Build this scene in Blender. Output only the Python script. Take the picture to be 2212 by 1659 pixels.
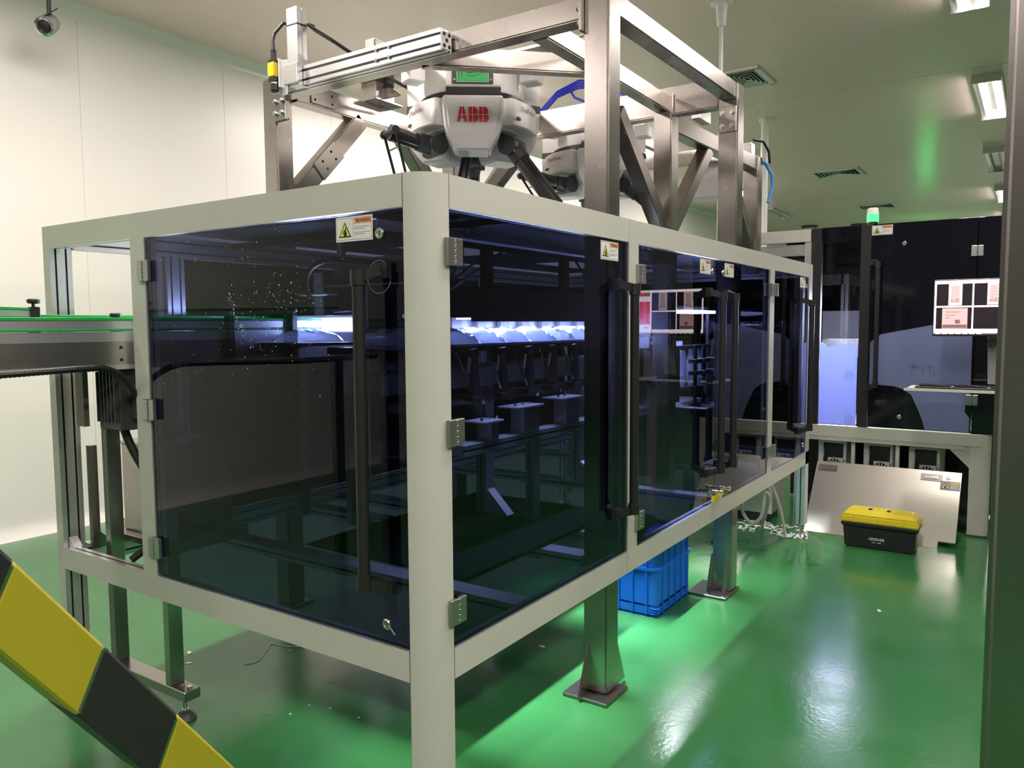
import bpy, bmesh, math, random
from math import sin, cos, pi, radians, atan2
from mathutils import Vector, Matrix

for o in list(bpy.data.objects):
    bpy.data.objects.remove(o)
scene = bpy.context.scene
C = scene.collection
random.seed(7)
R = radians

# ------------------------------------------------------------------ camera
cam_d = bpy.data.cameras.new('camera')
cam = bpy.data.objects.new('camera', cam_d)
C.objects.link(cam)
scene.camera = cam
cam_d.sensor_width = 36.0
cam_d.sensor_fit = 'HORIZONTAL'
cam_d.lens = 36.0 * 1686.8 / 2212.0
cam_d.clip_start = 0.02
CAM = Vector((-1.61, -1.35, 1.55))
yaw, pit, rol = R(34.0), R(4.352), R(0.354)
fw = Vector((cos(yaw)*cos(pit), sin(yaw)*cos(pit), -sin(pit)))
rt = Vector((sin(yaw), -cos(yaw), 0))
dn = fw.cross(rt)
r2 = rt*cos(rol) + dn*sin(rol)
d2 = dn*cos(rol) - rt*sin(rol)
mw = Matrix((r2, -d2, -fw)).transposed().to_4x4()
mw.translation = CAM
cam.matrix_world = mw

# ------------------------------------------------------------------ world, exposure
w = bpy.data.worlds.new('World')
scene.world = w
w.use_nodes = True
w.node_tree.nodes['Background'].inputs[0].default_value = (0.8, 0.85, 0.9, 1)
w.node_tree.nodes['Background'].inputs[1].default_value = 0.05
vs = scene.view_settings
vs.view_transform = 'Standard'
vs.look = 'None'
vs.exposure = 0.0
vs.gamma = 1.0
vs.use_curve_mapping = False

# ceiling lamp positions (x centre, y centre, watts); 0 W = switched off
LAMPS = [(4.60, -0.82, 45), (8.45, -0.82, 60), (12.3, -0.72, 0), (16.1, -0.70, 75), (19.9, -0.70, 90),
         (0.80, -0.82, 36), (-3.0, -0.82, 85), (-2.2, -3.4, 105), (1.6, -3.4, 58),
         (-2.8, 2.5, 12), (0.50, 2.50, 115), (4.85, 3.40, 85), (8.60, 3.40, 55), (12.3, 3.40, 55), (16.0, 3.48, 0)]

# ------------------------------------------------------------------ helpers
class MB:
    def __init__(s):
        s.v = []; s.f = []; s.m = []
    def add(s, vs, fs, m=0):
        b = len(s.v)
        s.v += [tuple(v) for v in vs]
        for f in fs:
            s.f.append(tuple(i+b for i in f)); s.m.append(m)
        return s
    def box(s, x0, y0, z0, x1, y1, z1, m=0):
        x0, x1 = min(x0, x1), max(x0, x1); y0, y1 = min(y0, y1), max(y0, y1); z0, z1 = min(z0, z1), max(z0, z1)
        return s.add([(x0,y0,z0),(x1,y0,z0),(x1,y1,z0),(x0,y1,z0),(x0,y0,z1),(x1,y0,z1),(x1,y1,z1),(x0,y1,z1)],
              [(0,3,2,1),(4,5,6,7),(0,1,5,4),(1,2,6,5),(2,3,7,6),(3,0,4,7)], m)
    def obox(s, o, u, v, n, a, b, c, m=0):
        """box centred at o, half extents a,b,c along unit axes u,v,n"""
        o, u, v, n = Vector(o), Vector(u), Vector(v), Vector(n)
        P = [o+u*a*i+v*b*j+n*c*k for k in (-1,1) for i,j in ((-1,-1),(1,-1),(1,1),(-1,1))]
        return s.add(P, [(0,3,2,1),(4,5,6,7),(0,1,5,4),(1,2,6,5),(2,3,7,6),(3,0,4,7)], m)
    def beam(s, p0, p1, wd, ht, m=0, up=(0,0,1)):
        p0, p1 = Vector(p0), Vector(p1)
        d = (p1-p0); L = d.length; d.normalize()
        side = d.cross(Vector(up))
        if side.length < 1e-4: side = Vector((1,0,0))
        side.normalize(); u2 = side.cross(d).normalized()
        return s.obox((p0+p1)/2, d, side, u2, L/2, wd/2, ht/2, m)
    def cyl(s, p0, p1, r, n=14, m=0, r1=None, caps=True):
        p0, p1 = Vector(p0), Vector(p1)
        d = (p1-p0).normalized()
        a = d.orthogonal().normalized(); b = d.cross(a)
        r1 = r if r1 is None else r1
        V = [p0+(a*cos(2*pi*i/n)+b*sin(2*pi*i/n))*r for i in range(n)] + [p1+(a*cos(2*pi*i/n)+b*sin(2*pi*i/n))*r1 for i in range(n)]
        F = [(i,(i+1)%n,n+(i+1)%n,n+i) for i in range(n)]
        if caps: F += [tuple(range(n-1,-1,-1)), tuple(range(n,2*n))]
        return s.add(V, F, m)
    def tube(s, pts, r, n=8, m=0):
        pts = [Vector(p) for p in pts]
        V = []; prev = None
        for i, p in enumerate(pts):
            d = (pts[min(i+1,len(pts)-1)]-pts[max(i-1,0)]).normalized()
            a = d.orthogonal().normalized() if prev is None else (prev-d*prev.dot(d)).normalized()
            prev = a; b = d.cross(a)
            V += [p+(a*cos(2*pi*k/n)+b*sin(2*pi*k/n))*r for k in range(n)]
        F = []
        for i in range(len(pts)-1):
            for k in range(n):
                F.append((i*n+k, i*n+(k+1)%n, (i+1)*n+(k+1)%n, (i+1)*n+k))
        F += [tuple(range(n-1,-1,-1)), tuple(range((len(pts)-1)*n, len(pts)*n))]
        return s.add(V, F, m)
    def lathe(s, prof, o, n=20, m=0, ax=(0,0,1)):
        """prof: (r,h) list from bottom to top"""
        o = Vector(o); ax = Vector(ax).normalized(); a = ax.orthogonal().normalized(); b = ax.cross(a)
        V = []
        for r, h in prof:
            V += [o+ax*h+(a*cos(2*pi*k/n)+b*sin(2*pi*k/n))*max(r,1e-4) for k in range(n)]
        F = []
        for i in range(len(prof)-1):
            for k in range(n):
                F.append((i*n+k, i*n+(k+1)%n, (i+1)*n+(k+1)%n, (i+1)*n+k))
        F += [tuple(range(n-1,-1,-1)), tuple(range((len(prof)-1)*n, len(prof)*n))]
        return s.add(V, F, m)
    def prism(s, poly, o, u, v, n, t, m=0, ms=None, m2=None):
        """poly (a,b) in axes u,v at o extruded t along n; m caps, ms sides (list or int)"""
        o, u, v, n = Vector(o), Vector(u), Vector(v), Vector(n)
        k = len(poly)
        A = [o+u*a+v*b for a, b in poly]; B = [p+n*t for p in A]
        s.add(A+B, [tuple(range(k-1,-1,-1))], m)
        base = len(s.v)-2*k
        s.f.append(tuple(base+i for i in range(k, 2*k))); s.m.append(m if m2 is None else m2)
        for i in range(k):
            s.f.append((base+i, base+(i+1)%k, base+k+(i+1)%k, base+k+i))
            s.m.append(m if ms is None else (ms[i] if isinstance(ms, (list, tuple)) else ms))
        return s
    def quad(s, a, b, c, d, m=0):
        return s.add([a,b,c,d], [(0,1,2,3)], m)
    def text(s, txt, o, u, v, size, m=0, bold=0.0, width=None, center=False):
        vs, fs, wdt = text_geo(txt, bold)
        k = size
        sx = k if width is None else width/max(wdt, 1e-4)
        o, u, v = Vector(o), Vector(u), Vector(v)
        off = -wdt*sx/2 if center else 0
        return s.add([o+u*(x*sx+off)+v*(y*k) for x, y in vs], fs, m)

_tc = {}
def text_geo(txt, bold=0.0):
    key = (txt, bold)
    if key not in _tc:
        cu = bpy.data.curves.new('txt', 'FONT'); cu.body = txt; cu.size = 1.0; cu.offset = bold
        cu.resolution_u = 2; cu.fill_mode = 'FRONT'
        ob = bpy.data.objects.new('txt', cu); C.objects.link(ob)
        bpy.context.view_layer.update()
        me = ob.to_mesh()
        vs = [(v.co.x, v.co.y) for v in me.vertices]; fs = [tuple(p.vertices) for p in me.polygons]
        ob.to_mesh_clear()
        bpy.data.objects.remove(ob); bpy.data.curves.remove(cu)
        x0 = min((v[0] for v in vs), default=0); x1 = max((v[0] for v in vs), default=1)
        _tc[key] = ([(x-x0, y) for x, y in vs], fs, x1-x0)
    return _tc[key]

ORG = {}
def build(name, mb, mats, parent=None, bevel=0.0, seg=1, smooth=False, ang=35, label=None, kind=None, cat=None, group=None, org=None):
    me = bpy.data.meshes.new(name)
    off = ORG.get(parent.name, Vector((0,0,0))) if parent else (Vector(org) if org else Vector((0,0,0)))
    me.from_pydata([Vector(v)-off for v in mb.v], [], mb.f)
    mats = mats if isinstance(mats, (list, tuple)) else [mats]
    for k in mats: me.materials.append(k)
    for p, mi in zip(me.polygons, mb.m): p.material_index = mi
    bm = bmesh.new(); bm.from_mesh(me)
    bmesh.ops.recalc_face_normals(bm, faces=bm.faces)
    if bevel > 0:
        es = [e for e in bm.edges if len(e.link_faces) == 2 and e.calc_face_angle(0) > R(30)]
        bmesh.ops.bevel(bm, geom=es, offset=bevel, segments=seg, affect='EDGES', clamp_overlap=True, material=-1)
    bm.to_mesh(me); bm.free()
    if smooth:
        me.shade_smooth(); me.set_sharp_from_angle(angle=R(ang))
    o = bpy.data.objects.new(name, me); C.objects.link(o)
    if parent: o.parent = parent
    else: o.location = off
    ORG[o.name] = off
    if label: o['label'] = label
    if kind: o['kind'] = kind
    if cat: o['category'] = cat
    if group: o['group'] = group
    return o

def root(name, label, cat, loc, group=None, kind=None):
    o = bpy.data.objects.new(name, None); C.objects.link(o)
    o.location = loc; o.empty_display_size = 0.05
    ORG[o.name] = Vector(loc)
    if kind: o['kind'] = kind
    else:
        o['label'] = label; o['category'] = cat
    if group: o['group'] = group
    return o

def thing(name, mb, mats, label, cat, org, group=None, **kw):
    return build(name, mb, mats, None, label=label, cat=cat, group=group, org=org, **kw)

def link_copy(o, parent=None):
    c = o.copy(); C.objects.link(c); c.parent = parent
    ORG[c.name] = ORG.get(o.name, Vector((0,0,0)))
    return c
def copy_tree(o, loc=None, rotz=None, label=None, parent=None):
    c = link_copy(o, parent)
    if loc is not None: c.location = loc
    if rotz is not None: c.rotation_euler = (0, 0, rotz)
    if label: c['label'] = label
    for ch in list(o.children): copy_tree(ch, parent=c)
    return c

# ------------------------------------------------------------------ materials
def nodes(name):
    m = bpy.data.materials.new(name); m.use_nodes = True
    nt = m.node_tree
    return m, nt, nt.nodes['Principled BSDF'], nt.nodes['Material Output']
def mat(name, col, rough=0.5, metal=0.0, spec=0.5, noise=0.0, nscale=8.0, bump=0.0, bscale=60.0, stretch=None, rvar=0.0, coat=0.0, emit=None, es=0.0, aniso=0.0):
    m, nt, b, out = nodes(name)
    b.inputs['Base Color'].default_value = (*col, 1)
    b.inputs['Roughness'].default_value = rough
    b.inputs['Metallic'].default_value = metal
    b.inputs['Specular IOR Level'].default_value = spec
    b.inputs['Coat Weight'].default_value = coat
    b.inputs['Coat Roughness'].default_value = 0.1
    b.inputs['Anisotropic'].default_value = aniso
    if emit:
        b.inputs['Emission Color'].default_value = (*emit, 1); b.inputs['Emission Strength'].default_value = es
    if noise or bump or rvar:
        tc = nt.nodes.new('ShaderNodeTexCoord'); mp = nt.nodes.new('ShaderNodeMapping')
        nt.links.new(tc.outputs['Object'], mp.inputs['Vector'])
        if stretch: mp.inputs['Scale'].default_value = stretch
        if noise or rvar:
            nz = nt.nodes.new('ShaderNodeTexNoise'); nz.inputs['Scale'].default_value = nscale; nz.inputs['Detail'].default_value = 4
            nt.links.new(mp.outputs[0], nz.inputs['Vector'])
        if noise:
            mr = nt.nodes.new('ShaderNodeMapRange')
            mr.inputs['To Min'].default_value = 1-noise; mr.inputs['To Max'].default_value = 1+noise
            nt.links.new(nz.outputs[0], mr.inputs['Value'])
            mx = nt.nodes.new('ShaderNodeMix'); mx.data_type = 'RGBA'; mx.blend_type = 'MULTIPLY'; mx.inputs[0].default_value = 1
            mx.inputs[6].default_value = (*col, 1)
            nt.links.new(mr.outputs[0], mx.inputs[7]); nt.links.new(mx.outputs[2], b.inputs['Base Color'])
        if rvar:
            mr = nt.nodes.new('ShaderNodeMapRange')
            mr.inputs['From Min'].default_value = 0.15; mr.inputs['From Max'].default_value = 0.85
            mr.inputs['To Min'].default_value = max(rough-rvar, 0.02); mr.inputs['To Max'].default_value = rough+rvar
            nt.links.new(nz.outputs[0], mr.inputs['Value']); nt.links.new(mr.outputs[0], b.inputs['Roughness'])
        if bump:
            n2 = nt.nodes.new('ShaderNodeTexNoise'); n2.inputs['Scale'].default_value = bscale; n2.inputs['Detail'].default_value = 3
            nt.links.new(mp.outputs[0], n2.inputs['Vector'])
            bp = nt.nodes.new('ShaderNodeBump'); bp.inputs['Strength'].default_value = bump; bp.inputs['Distance'].default_value = 0.01
            nt.links.new(n2.outputs[0], bp.inputs['Height']); nt.links.new(bp.outputs[0], b.inputs['Normal'])
    return m
def emis(name, col, s):
    m, nt, b, out = nodes(name)
    b.inputs['Base Color'].default_value = (*[min(c,0.8) for c in col], 1)
    b.inputs['Emission Color'].default_value = (*col, 1); b.inputs['Emission Strength'].default_value = s
    b.inputs['Roughness'].default_value = 0.4
    return m
def tint(name, col, ior=1.49, rough=0.0, haze=0.0, hazecol=(0.5,0.6,0.9)):
    """thin tinted acrylic: coloured transmission plus clear reflection"""
    m, nt, b, out = nodes(name)
    nt.nodes.remove(b)
    tr = nt.nodes.new('ShaderNodeBsdfTransparent'); tr.inputs[0].default_value = (*col, 1)
    gl = nt.nodes.new('ShaderNodeBsdfGlossy'); gl.inputs['Roughness'].default_value = rough; gl.inputs['Color'].default_value = (1,1,1,1)
    fr = nt.nodes.new('ShaderNodeFresnel'); fr.inputs['IOR'].default_value = ior
    mx = nt.nodes.new('ShaderNodeMixShader')
    ge = nt.nodes.new('ShaderNodeNewGeometry'); om = nt.nodes.new('ShaderNodeMath'); om.operation = 'SUBTRACT'; om.inputs[0].default_value = 1.0
    nt.links.new(ge.outputs['Backfacing'], om.inputs[1])
    mu = nt.nodes.new('ShaderNodeMath'); mu.operation = 'MULTIPLY'
    nt.links.new(fr.outputs[0], mu.inputs[0]); nt.links.new(om.outputs[0], mu.inputs[1])
    nt.links.new(mu.outputs[0], mx.inputs[0]); nt.links.new(gl.outputs[0], mx.inputs[2])
    src = tr.outputs[0]
    if haze > 0:
        df = nt.nodes.new('ShaderNodeBsdfDiffuse'); df.inputs[0].default_value = (*hazecol, 1)
        tl = nt.nodes.new('ShaderNodeBsdfTranslucent'); tl.inputs[0].default_value = (*hazecol, 1)
        ad = nt.nodes.new('ShaderNodeMixShader'); ad.inputs[0].default_value = 0.5
        nt.links.new(df.outputs[0], ad.inputs[1]); nt.links.new(tl.outputs[0], ad.inputs[2])
        m2 = nt.nodes.new('ShaderNodeMixShader'); m2.inputs[0].default_value = haze
        nt.links.new(tr.outputs[0], m2.inputs[1]); nt.links.new(ad.outputs[0], m2.inputs[2])
        src = m2.outputs[0]
    nt.links.new(src, mx.inputs[1])
    nt.links.new(mx.outputs[0], out.inputs['Surface'])
    return m

M = {}
M['wall'] = mat('wall_paint', (0.85, 0.84, 0.795), 0.35, spec=0.4, noise=0.02, nscale=1.5)
M['ceil'] = mat('ceiling_panel', (0.86, 0.675, 0.63), 0.28, spec=0.5, noise=0.04, nscale=0.8)
M['roof'] = mat('dark_cover', (0.05, 0.05, 0.055), 0.5)
M['blocker'] = mat('blocker_black', (0.004, 0.004, 0.004), 0.9, spec=0.05)  # near-black for the added plate that blocks the work light
M['seam'] = mat('joint_sealant', (0.35, 0.35, 0.30), 0.6)
M['cove'] = mat('cove_white', (0.82, 0.82, 0.78), 0.25)
M['paint'] = mat('grey_powder_coat', (0.56, 0.56, 0.50), 0.38, spec=0.5, noise=0.03, nscale=3, bump=0.03, bscale=300)
M['alu'] = mat('anodised_aluminium', (0.80, 0.80, 0.80), 0.32, metal=0.85, noise=0.04, nscale=6)
M['steel'] = mat('brushed_stainless', (0.43, 0.395, 0.37), 0.27, metal=1.0, noise=0.16, nscale=2.2, rvar=0.05)
M['steeld'] = mat('dark_stainless', (0.30, 0.28, 0.265), 0.30, metal=1.0, noise=0.10, nscale=2.5, rvar=0.05)
M['steel2'] = mat('pale_stainless', (0.66, 0.635, 0.57), 0.30, metal=1.0, noise=0.08, nscale=1.5)
M['hinge'] = mat('hinge_nickel', (0.42, 0.42, 0.40), 0.32, metal=0.9)
M['dwall'] = mat('painted_shade_wall', (0.10, 0.10, 0.10), 0.5)  # darkness of the unlit room side put into the wall colour
M['bolt'] = mat('bolt_steel', (0.75, 0.74, 0.72), 0.2, metal=1.0)
M['hole'] = mat('hole_black', (0.01, 0.01, 0.01), 0.8)
M['white'] = mat('white_plastic', (0.82, 0.82, 0.80), 0.3, spec=0.5)
M['rwhite'] = mat('robot_white', (0.90, 0.88, 0.86), 0.28, spec=0.5, coat=0.2)
M['black'] = mat('black_plastic', (0.016, 0.016, 0.017), 0.38)
M['blackm'] = mat('matt_black', (0.012, 0.012, 0.013), 0.6)
M['carbon'] = mat('carbon_tube', (0.02, 0.02, 0.022), 0.22, coat=0.4)
M['grey'] = mat('grey_plastic', (0.30, 0.30, 0.30), 0.5)
M['dgrey'] = mat('dark_grey_casting', (0.05, 0.05, 0.053), 0.45)
M['red'] = mat('logo_red', (0.55, 0.015, 0.02), 0.4)
M['green'] = mat('label_green', (0.03, 0.42, 0.10), 0.4)
M['gbelt'] = mat('green_guide', (0.02, 0.36, 0.08), 0.4)
M['yellow'] = mat('hazard_yellow', (0.44, 0.39, 0.02), 0.45, noise=0.05, nscale=6)
M['tyellow'] = mat('toolbox_yellow', (0.78, 0.62, 0.02), 0.4)
M['syel'] = mat('sensor_yellow', (0.85, 0.60, 0.03), 0.3)
M['lyel'] = mat('label_yellow', (0.75, 0.72, 0.08), 0.5)
M['orange'] = mat('label_orange', (0.65, 0.25, 0.06), 0.5)
M['lwhite'] = mat('label_white', (0.78, 0.78, 0.75), 0.5)
M['lblack'] = mat('print_black', (0.02, 0.02, 0.02), 0.5)
M['blue'] = mat('crate_blue', (0.010, 0.16, 0.72), 0.38, spec=0.4, noise=0.06, nscale=4)
M['glove'] = mat('glove_blue', (0.02, 0.13, 0.36), 0.55)
M['bluehose'] = mat('blue_hose', (0.02, 0.03, 0.45), 0.35)
M['lbluehose'] = mat('light_blue_hose', (0.05, 0.25, 0.65), 0.35)
M['ghose'] = mat('grey_hose', (0.55, 0.54, 0.48), 0.4)
M['cable'] = mat('black_cable', (0.012, 0.012, 0.012), 0.45)
M['rubber'] = mat('rubber', (0.02, 0.02, 0.02), 0.65)
M['glass'] = tint('tinted_acrylic', (0.235, 0.255, 0.38), ior=1.40)
M['glassb'] = tint('dark_tinted_acrylic', (0.09, 0.10, 0.15), ior=1.5)
M['panel'] = mat('gloss_black_acrylic', (0.006, 0.006, 0.012), 0.06, spec=0.5)
M['film'] = tint('protective_film', (0.7, 0.74, 0.9), ior=1.4, rough=0.2, haze=0.85, hazecol=(0.47, 0.53, 0.88))
M['pouch'] = tint('clear_pouch', (0.80, 0.83, 0.9), ior=1.5, rough=0.08, haze=0.45, hazecol=(0.8, 0.85, 0.95))
M['glassl'] = tint('light_tinted_acrylic', (0.52, 0.54, 0.64), ior=1.45)
M['water'] = tint('water', (0.85, 0.95, 0.9), ior=1.33)
M['filmlogo'] = mat('film_print', (0.10, 0.32, 0.42), 0.5)
M['tubeon'] = emis('lit_tube', (1.0, 0.89, 0.85), 38.0)
M['tubeoff'] = mat('unlit_tube', (0.7, 0.7, 0.68), 0.3)
M['lens'] = tint('lamp_lens', (0.92, 0.92, 0.92), ior=1.4, rough=0.1)
M['greenlamp'] = emis('green_beacon', (0.05, 0.9, 0.15), 2.5)
M['scr_w'] = emis('screen_white', (1.0, 0.86, 0.88), 3.0)
M['scr_k'] = emis('screen_black', (0.02, 0.01, 0.02), 0.5)
M['scr_p'] = emis('screen_pink', (0.85, 0.50, 0.50), 0.85)
M['scr_l'] = emis('screen_pale', (0.95, 0.74, 0.74), 0.95)
M['scr_r'] = emis('screen_red', (0.80, 0.02, 0.04), 3.0)
M['scr_g'] = emis('screen_green', (0.10, 0.55, 0.10), 0.8)
M['scr_d'] = emis('screen_grey', (0.30, 0.16, 0.18), 0.6)
M['led'] = emis('led_panel', (0.90, 0.95, 1.0), 40.0)
M['scrap'] = mat('white_scrap', (0.75, 0.78, 0.72), 0.5)
M['brown'] = mat('brown_panel', (0.20, 0.14, 0.12), 0.45)
# ------------------------------------------------------------------ materials for the floor
def floor_mat():
    m, nt, b, out = nodes('green_epoxy')
    tc = nt.nodes.new('ShaderNodeTexCoord')
    n1 = nt.nodes.new('ShaderNodeTexNoise'); n1.inputs['Scale'].default_value = 0.9; n1.inputs['Detail'].default_value = 5
    nt.links.new(tc.outputs['Object'], n1.inputs['Vector'])
    cr = nt.nodes.new('ShaderNodeValToRGB')
    cr.color_ramp.elements[0].position = 0.3; cr.color_ramp.elements[0].color = (0.032, 0.160, 0.046, 1)
    cr.color_ramp.elements[1].position = 0.7; cr.color_ramp.elements[1].color = (0.045, 0.212, 0.066, 1)
    nt.links.new(n1.outputs[0], cr.inputs[0]); nt.links.new(cr.outputs[0], b.inputs['Base Color'])
    n2 = nt.nodes.new('ShaderNodeTexNoise'); n2.inputs['Scale'].default_value = 2.2; n2.inputs['Detail'].default_value = 6
    nt.links.new(tc.outputs['Object'], n2.inputs['Vector'])
    mr = nt.nodes.new('ShaderNodeMapRange'); mr.inputs['From Min'].default_value = 0.35; mr.inputs['From Max'].default_value = 0.65
    mr.inputs['To Min'].default_value = 0.13; mr.inputs['To Max'].default_value = 0.27
    nt.links.new(n2.outputs[0], mr.inputs['Value']); nt.links.new(mr.outputs[0], b.inputs['Roughness'])
    n3 = nt.nodes.new('ShaderNodeTexNoise'); n3.inputs['Scale'].default_value = 45; n3.inputs['Detail'].default_value = 3
    nt.links.new(tc.outputs['Object'], n3.inputs['Vector'])
    bp = nt.nodes.new('ShaderNodeBump'); bp.inputs['Strength'].default_value = 0.06; bp.inputs['Distance'].default_value = 0.01
    nt.links.new(n3.outputs[0], bp.inputs['Height']); nt.links.new(bp.outputs[0], b.inputs['Normal'])
    b.inputs['Specular IOR Level'].default_value = 0.5
    return m
M['floor'] = floor_mat()

# ------------------------------------------------------------------ room shell
X0, X1, Y0, Y1, ZC = -6.0, 23.0, -5.0, 4.87, 4.0
build('floor', MB().box(X0, Y0, -0.1, X1, Y1, 0), M['floor'], kind='structure')
ceil = build('ceiling', MB().box(X0, Y0, ZC+0.012, X1, Y1, ZC+0.12), M['seam'], kind='structure')
xs = [X0, -0.2, 7.35, 14.9, X1]
ys = [Y0] + [-0.4+0.917*k for k in range(-5, 6)] + [Y1]
ys = sorted(set(round(y, 3) for y in ys if Y0 <= y <= Y1))
g = 0.004
for i in range(len(xs)-1):
    for j in range(len(ys)-1):
        if ys[j+1]-ys[j] < 0.05: continue
        build('ceiling_panel', MB().box(xs[i]+g*1.8, ys[j]+g*0.16, ZC, xs[i+1]-g*1.8, ys[j+1]-g*0.16, ZC+0.012), M['ceil'], ceil)
wl = build('wall_left', MB().box(X0, Y1+0.006, 0, X1, Y1+0.1, ZC), M['wall'], kind='structure')
wx = [X0] + [1.66+1.3*k for k in range(-5, 17)] + [X1]
wx = [x for x in wx if X0 <= x <= X1]
for i in range(len(wx)-1):
    if wx[i+1]-wx[i] > 0.05:
        build('wall_panel', MB().box(wx[i]+0.002, Y1, 0, wx[i+1]-0.002, Y1+0.006, ZC), M['wall'], wl)
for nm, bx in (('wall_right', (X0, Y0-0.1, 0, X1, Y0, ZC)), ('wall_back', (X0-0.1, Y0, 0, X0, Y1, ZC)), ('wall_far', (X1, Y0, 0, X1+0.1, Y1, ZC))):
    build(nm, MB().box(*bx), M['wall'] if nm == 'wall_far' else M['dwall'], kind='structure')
# coved trims along the left wall
def cove(z, sgn, r):
    P = [(0, 0)] + [(r-r*sin(a), r-r*cos(a)) for a in [pi/2*k/8 for k in range(8, -1, -1)]]
    P = [(0,0)] + [(r*(1-sin(t)), r*(1-cos(t))) for t in [pi/2*k/8 for k in range(9)]]
    return P
P = cove(0, 1, 0.09)
build('trim_1', MB().prism(P, (X0, Y1, ZC), (0,-1,0), (0,0,-1), (1,0,0), X1-X0), M['cove'], kind='structure', smooth=True)
build('baseboard_left', MB().prism(cove(0,1,0.10), (X0, Y1, 0), (0,-1,0), (0,0,1), (1,0,0), X1-X0), M['cove'], kind='structure', smooth=True)

# ------------------------------------------------------------------ ceiling lamps
def lamp(x, y, watts, label):
    L, W = 1.70, 0.26
    r = root('ceiling_lamp', label, 'ceiling lamp', (x, y, ZC-0.09), 'ceiling lamps')
    h = MB().box(x-L/2, y-W/2, ZC-0.03, x+L/2, y+W/2, ZC)
    for s in (-1, 1): h.box(x+s*L/2-0.012, y-W/2, ZC-0.088, x+s*L/2+0.012, y+W/2, ZC-0.02)
    build('housing', h, M['bolt'], r, bevel=0.002)
    for s in (-1, 1):
        build('tube', MB().cyl((x-L/2+0.06, y+s*0.06, ZC-0.055), (x+L/2-0.06, y+s*0.06, ZC-0.055), 0.016, 10), M['tubeon'] if watts else M['tubeoff'], r, smooth=True)
    ln = MB(); n = 10
    for k in range(n):
        a0, a1 = -1+2*k/n, -1+2*(k+1)/n
        f = lambda a: (y+(W/2-0.004)*sin(a*pi/2), ZC-0.034-0.064*cos(a*pi/2)**0.7)
        (ya, za), (yb, zb) = f(a0), f(a1)
        ln.quad((x-L/2+0.02, ya, za), (x+L/2-0.02, ya, za), (x+L/2-0.02, yb, zb), (x-L/2+0.02, yb, zb))
    build('lens_cover', ln, M['lens'], r, smooth=True)
    if watts:
        ld = bpy.data.lights.new('lamp_light', 'AREA'); ld.shape = 'RECTANGLE'; ld.size = 1.6; ld.size_y = 0.2
        ld.energy = watts; ld.color = (1.0, 0.89, 0.84)
        lo = bpy.data.objects.new('lamp_light', ld); C.objects.link(lo); lo.parent = r
        lo.location = (0, 0, -0.012)
    return r
LAMP_LABELS = ['lit twin-tube lamp over the aisle between enclosure and black machine',
    'lit twin-tube lamp on the ceiling just beyond the black machine', 'unlit twin-tube lamp following the lit one beyond the black machine',
    'lit twin-tube lamp after the unlit one in the aisle row', 'lit twin-tube lamp ending the aisle row by the far wall',
    'lit twin-tube lamp over the aisle beside the rounded corner post', 'lit twin-tube lamp over the aisle before the enclosure',
    'lit twin-tube lamp near the dim side wall before the enclosure', 'lit twin-tube lamp near the dim side wall beside the enclosure',
    'lit twin-tube lamp over the start of the infeed conveyor', 'lit twin-tube lamp over the open conveyor bay',
    'lit twin-tube lamp by the white wall behind the front robot', 'lit twin-tube lamp by the white wall beyond the robot frame',
    'lit twin-tube lamp by the white wall two lamps past the frame', 'unlit twin-tube lamp by the white wall past the tall white pipe']
for i, (x, y, wt) in enumerate(LAMPS):
    lamp(x, y, wt, LAMP_LABELS[i])

# ------------------------------------------------------------------ ceiling vents
def vent(x, y, sx, sy, label):
    r = root('ceiling_vent', label, 'vent', (x, y, ZC-0.02), 'ceiling air vents')
    fr = MB()
    for s in (-1, 1):
        fr.box(x+s*sx/2-0.03, y-sy/2-0.03, ZC-0.02, x+s*sx/2+0.03, y+sy/2+0.03, ZC-0.001)
        fr.box(x-sx/2, y+s*sy/2-0.03, ZC-0.02, x+sx/2, y+s*sy/2+0.03, ZC-0.001)
    build('frame', fr, M['lwhite'], r, bevel=0.004)
    build('backing', MB().box(x-sx/2, y-sy/2, ZC-0.0035, x+sx/2, y+sy/2, ZC-0.0015), M['hole'], r)
    n = 5
    for k in range(1, n+1):
        a = k/(n+0.5)
        ax, ay = sx/2*a, sy/2*a
        s = MB()
        s.obox((x, y-ay, ZC-0.012), (1,0,0), (0,0.8,0.6), (0,-0.6,0.8), ax, 0.007, 0.0015)
        s.obox((x, y+ay, ZC-0.012), (1,0,0), (0,0.8,-0.6), (0,0.6,0.8), ax, 0.007, 0.0015)
        s.obox((x-ax, y, ZC-0.012), (0,1,0), (0.8,0,0.6), (-0.6,0,0.8), ay, 0.007, 0.0015)
        s.obox((x+ax, y, ZC-0.012), (0,1,0), (0.8,0,-0.6), (0.6,0,0.8), ay, 0.007, 0.0015)
        build('slat', s, M['lwhite'], r)
vent(6.38, 1.17, 0.62, 0.34, 'square louvred ceiling vent above the steel robot frame')
vent(12.2, 1.50, 0.62, 0.70, 'louvred ceiling vent between the robot frame and the green lamp')
vent(16.6, 1.60, 0.70, 0.68, 'louvred ceiling vent right above the green signal lamp')

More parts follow.
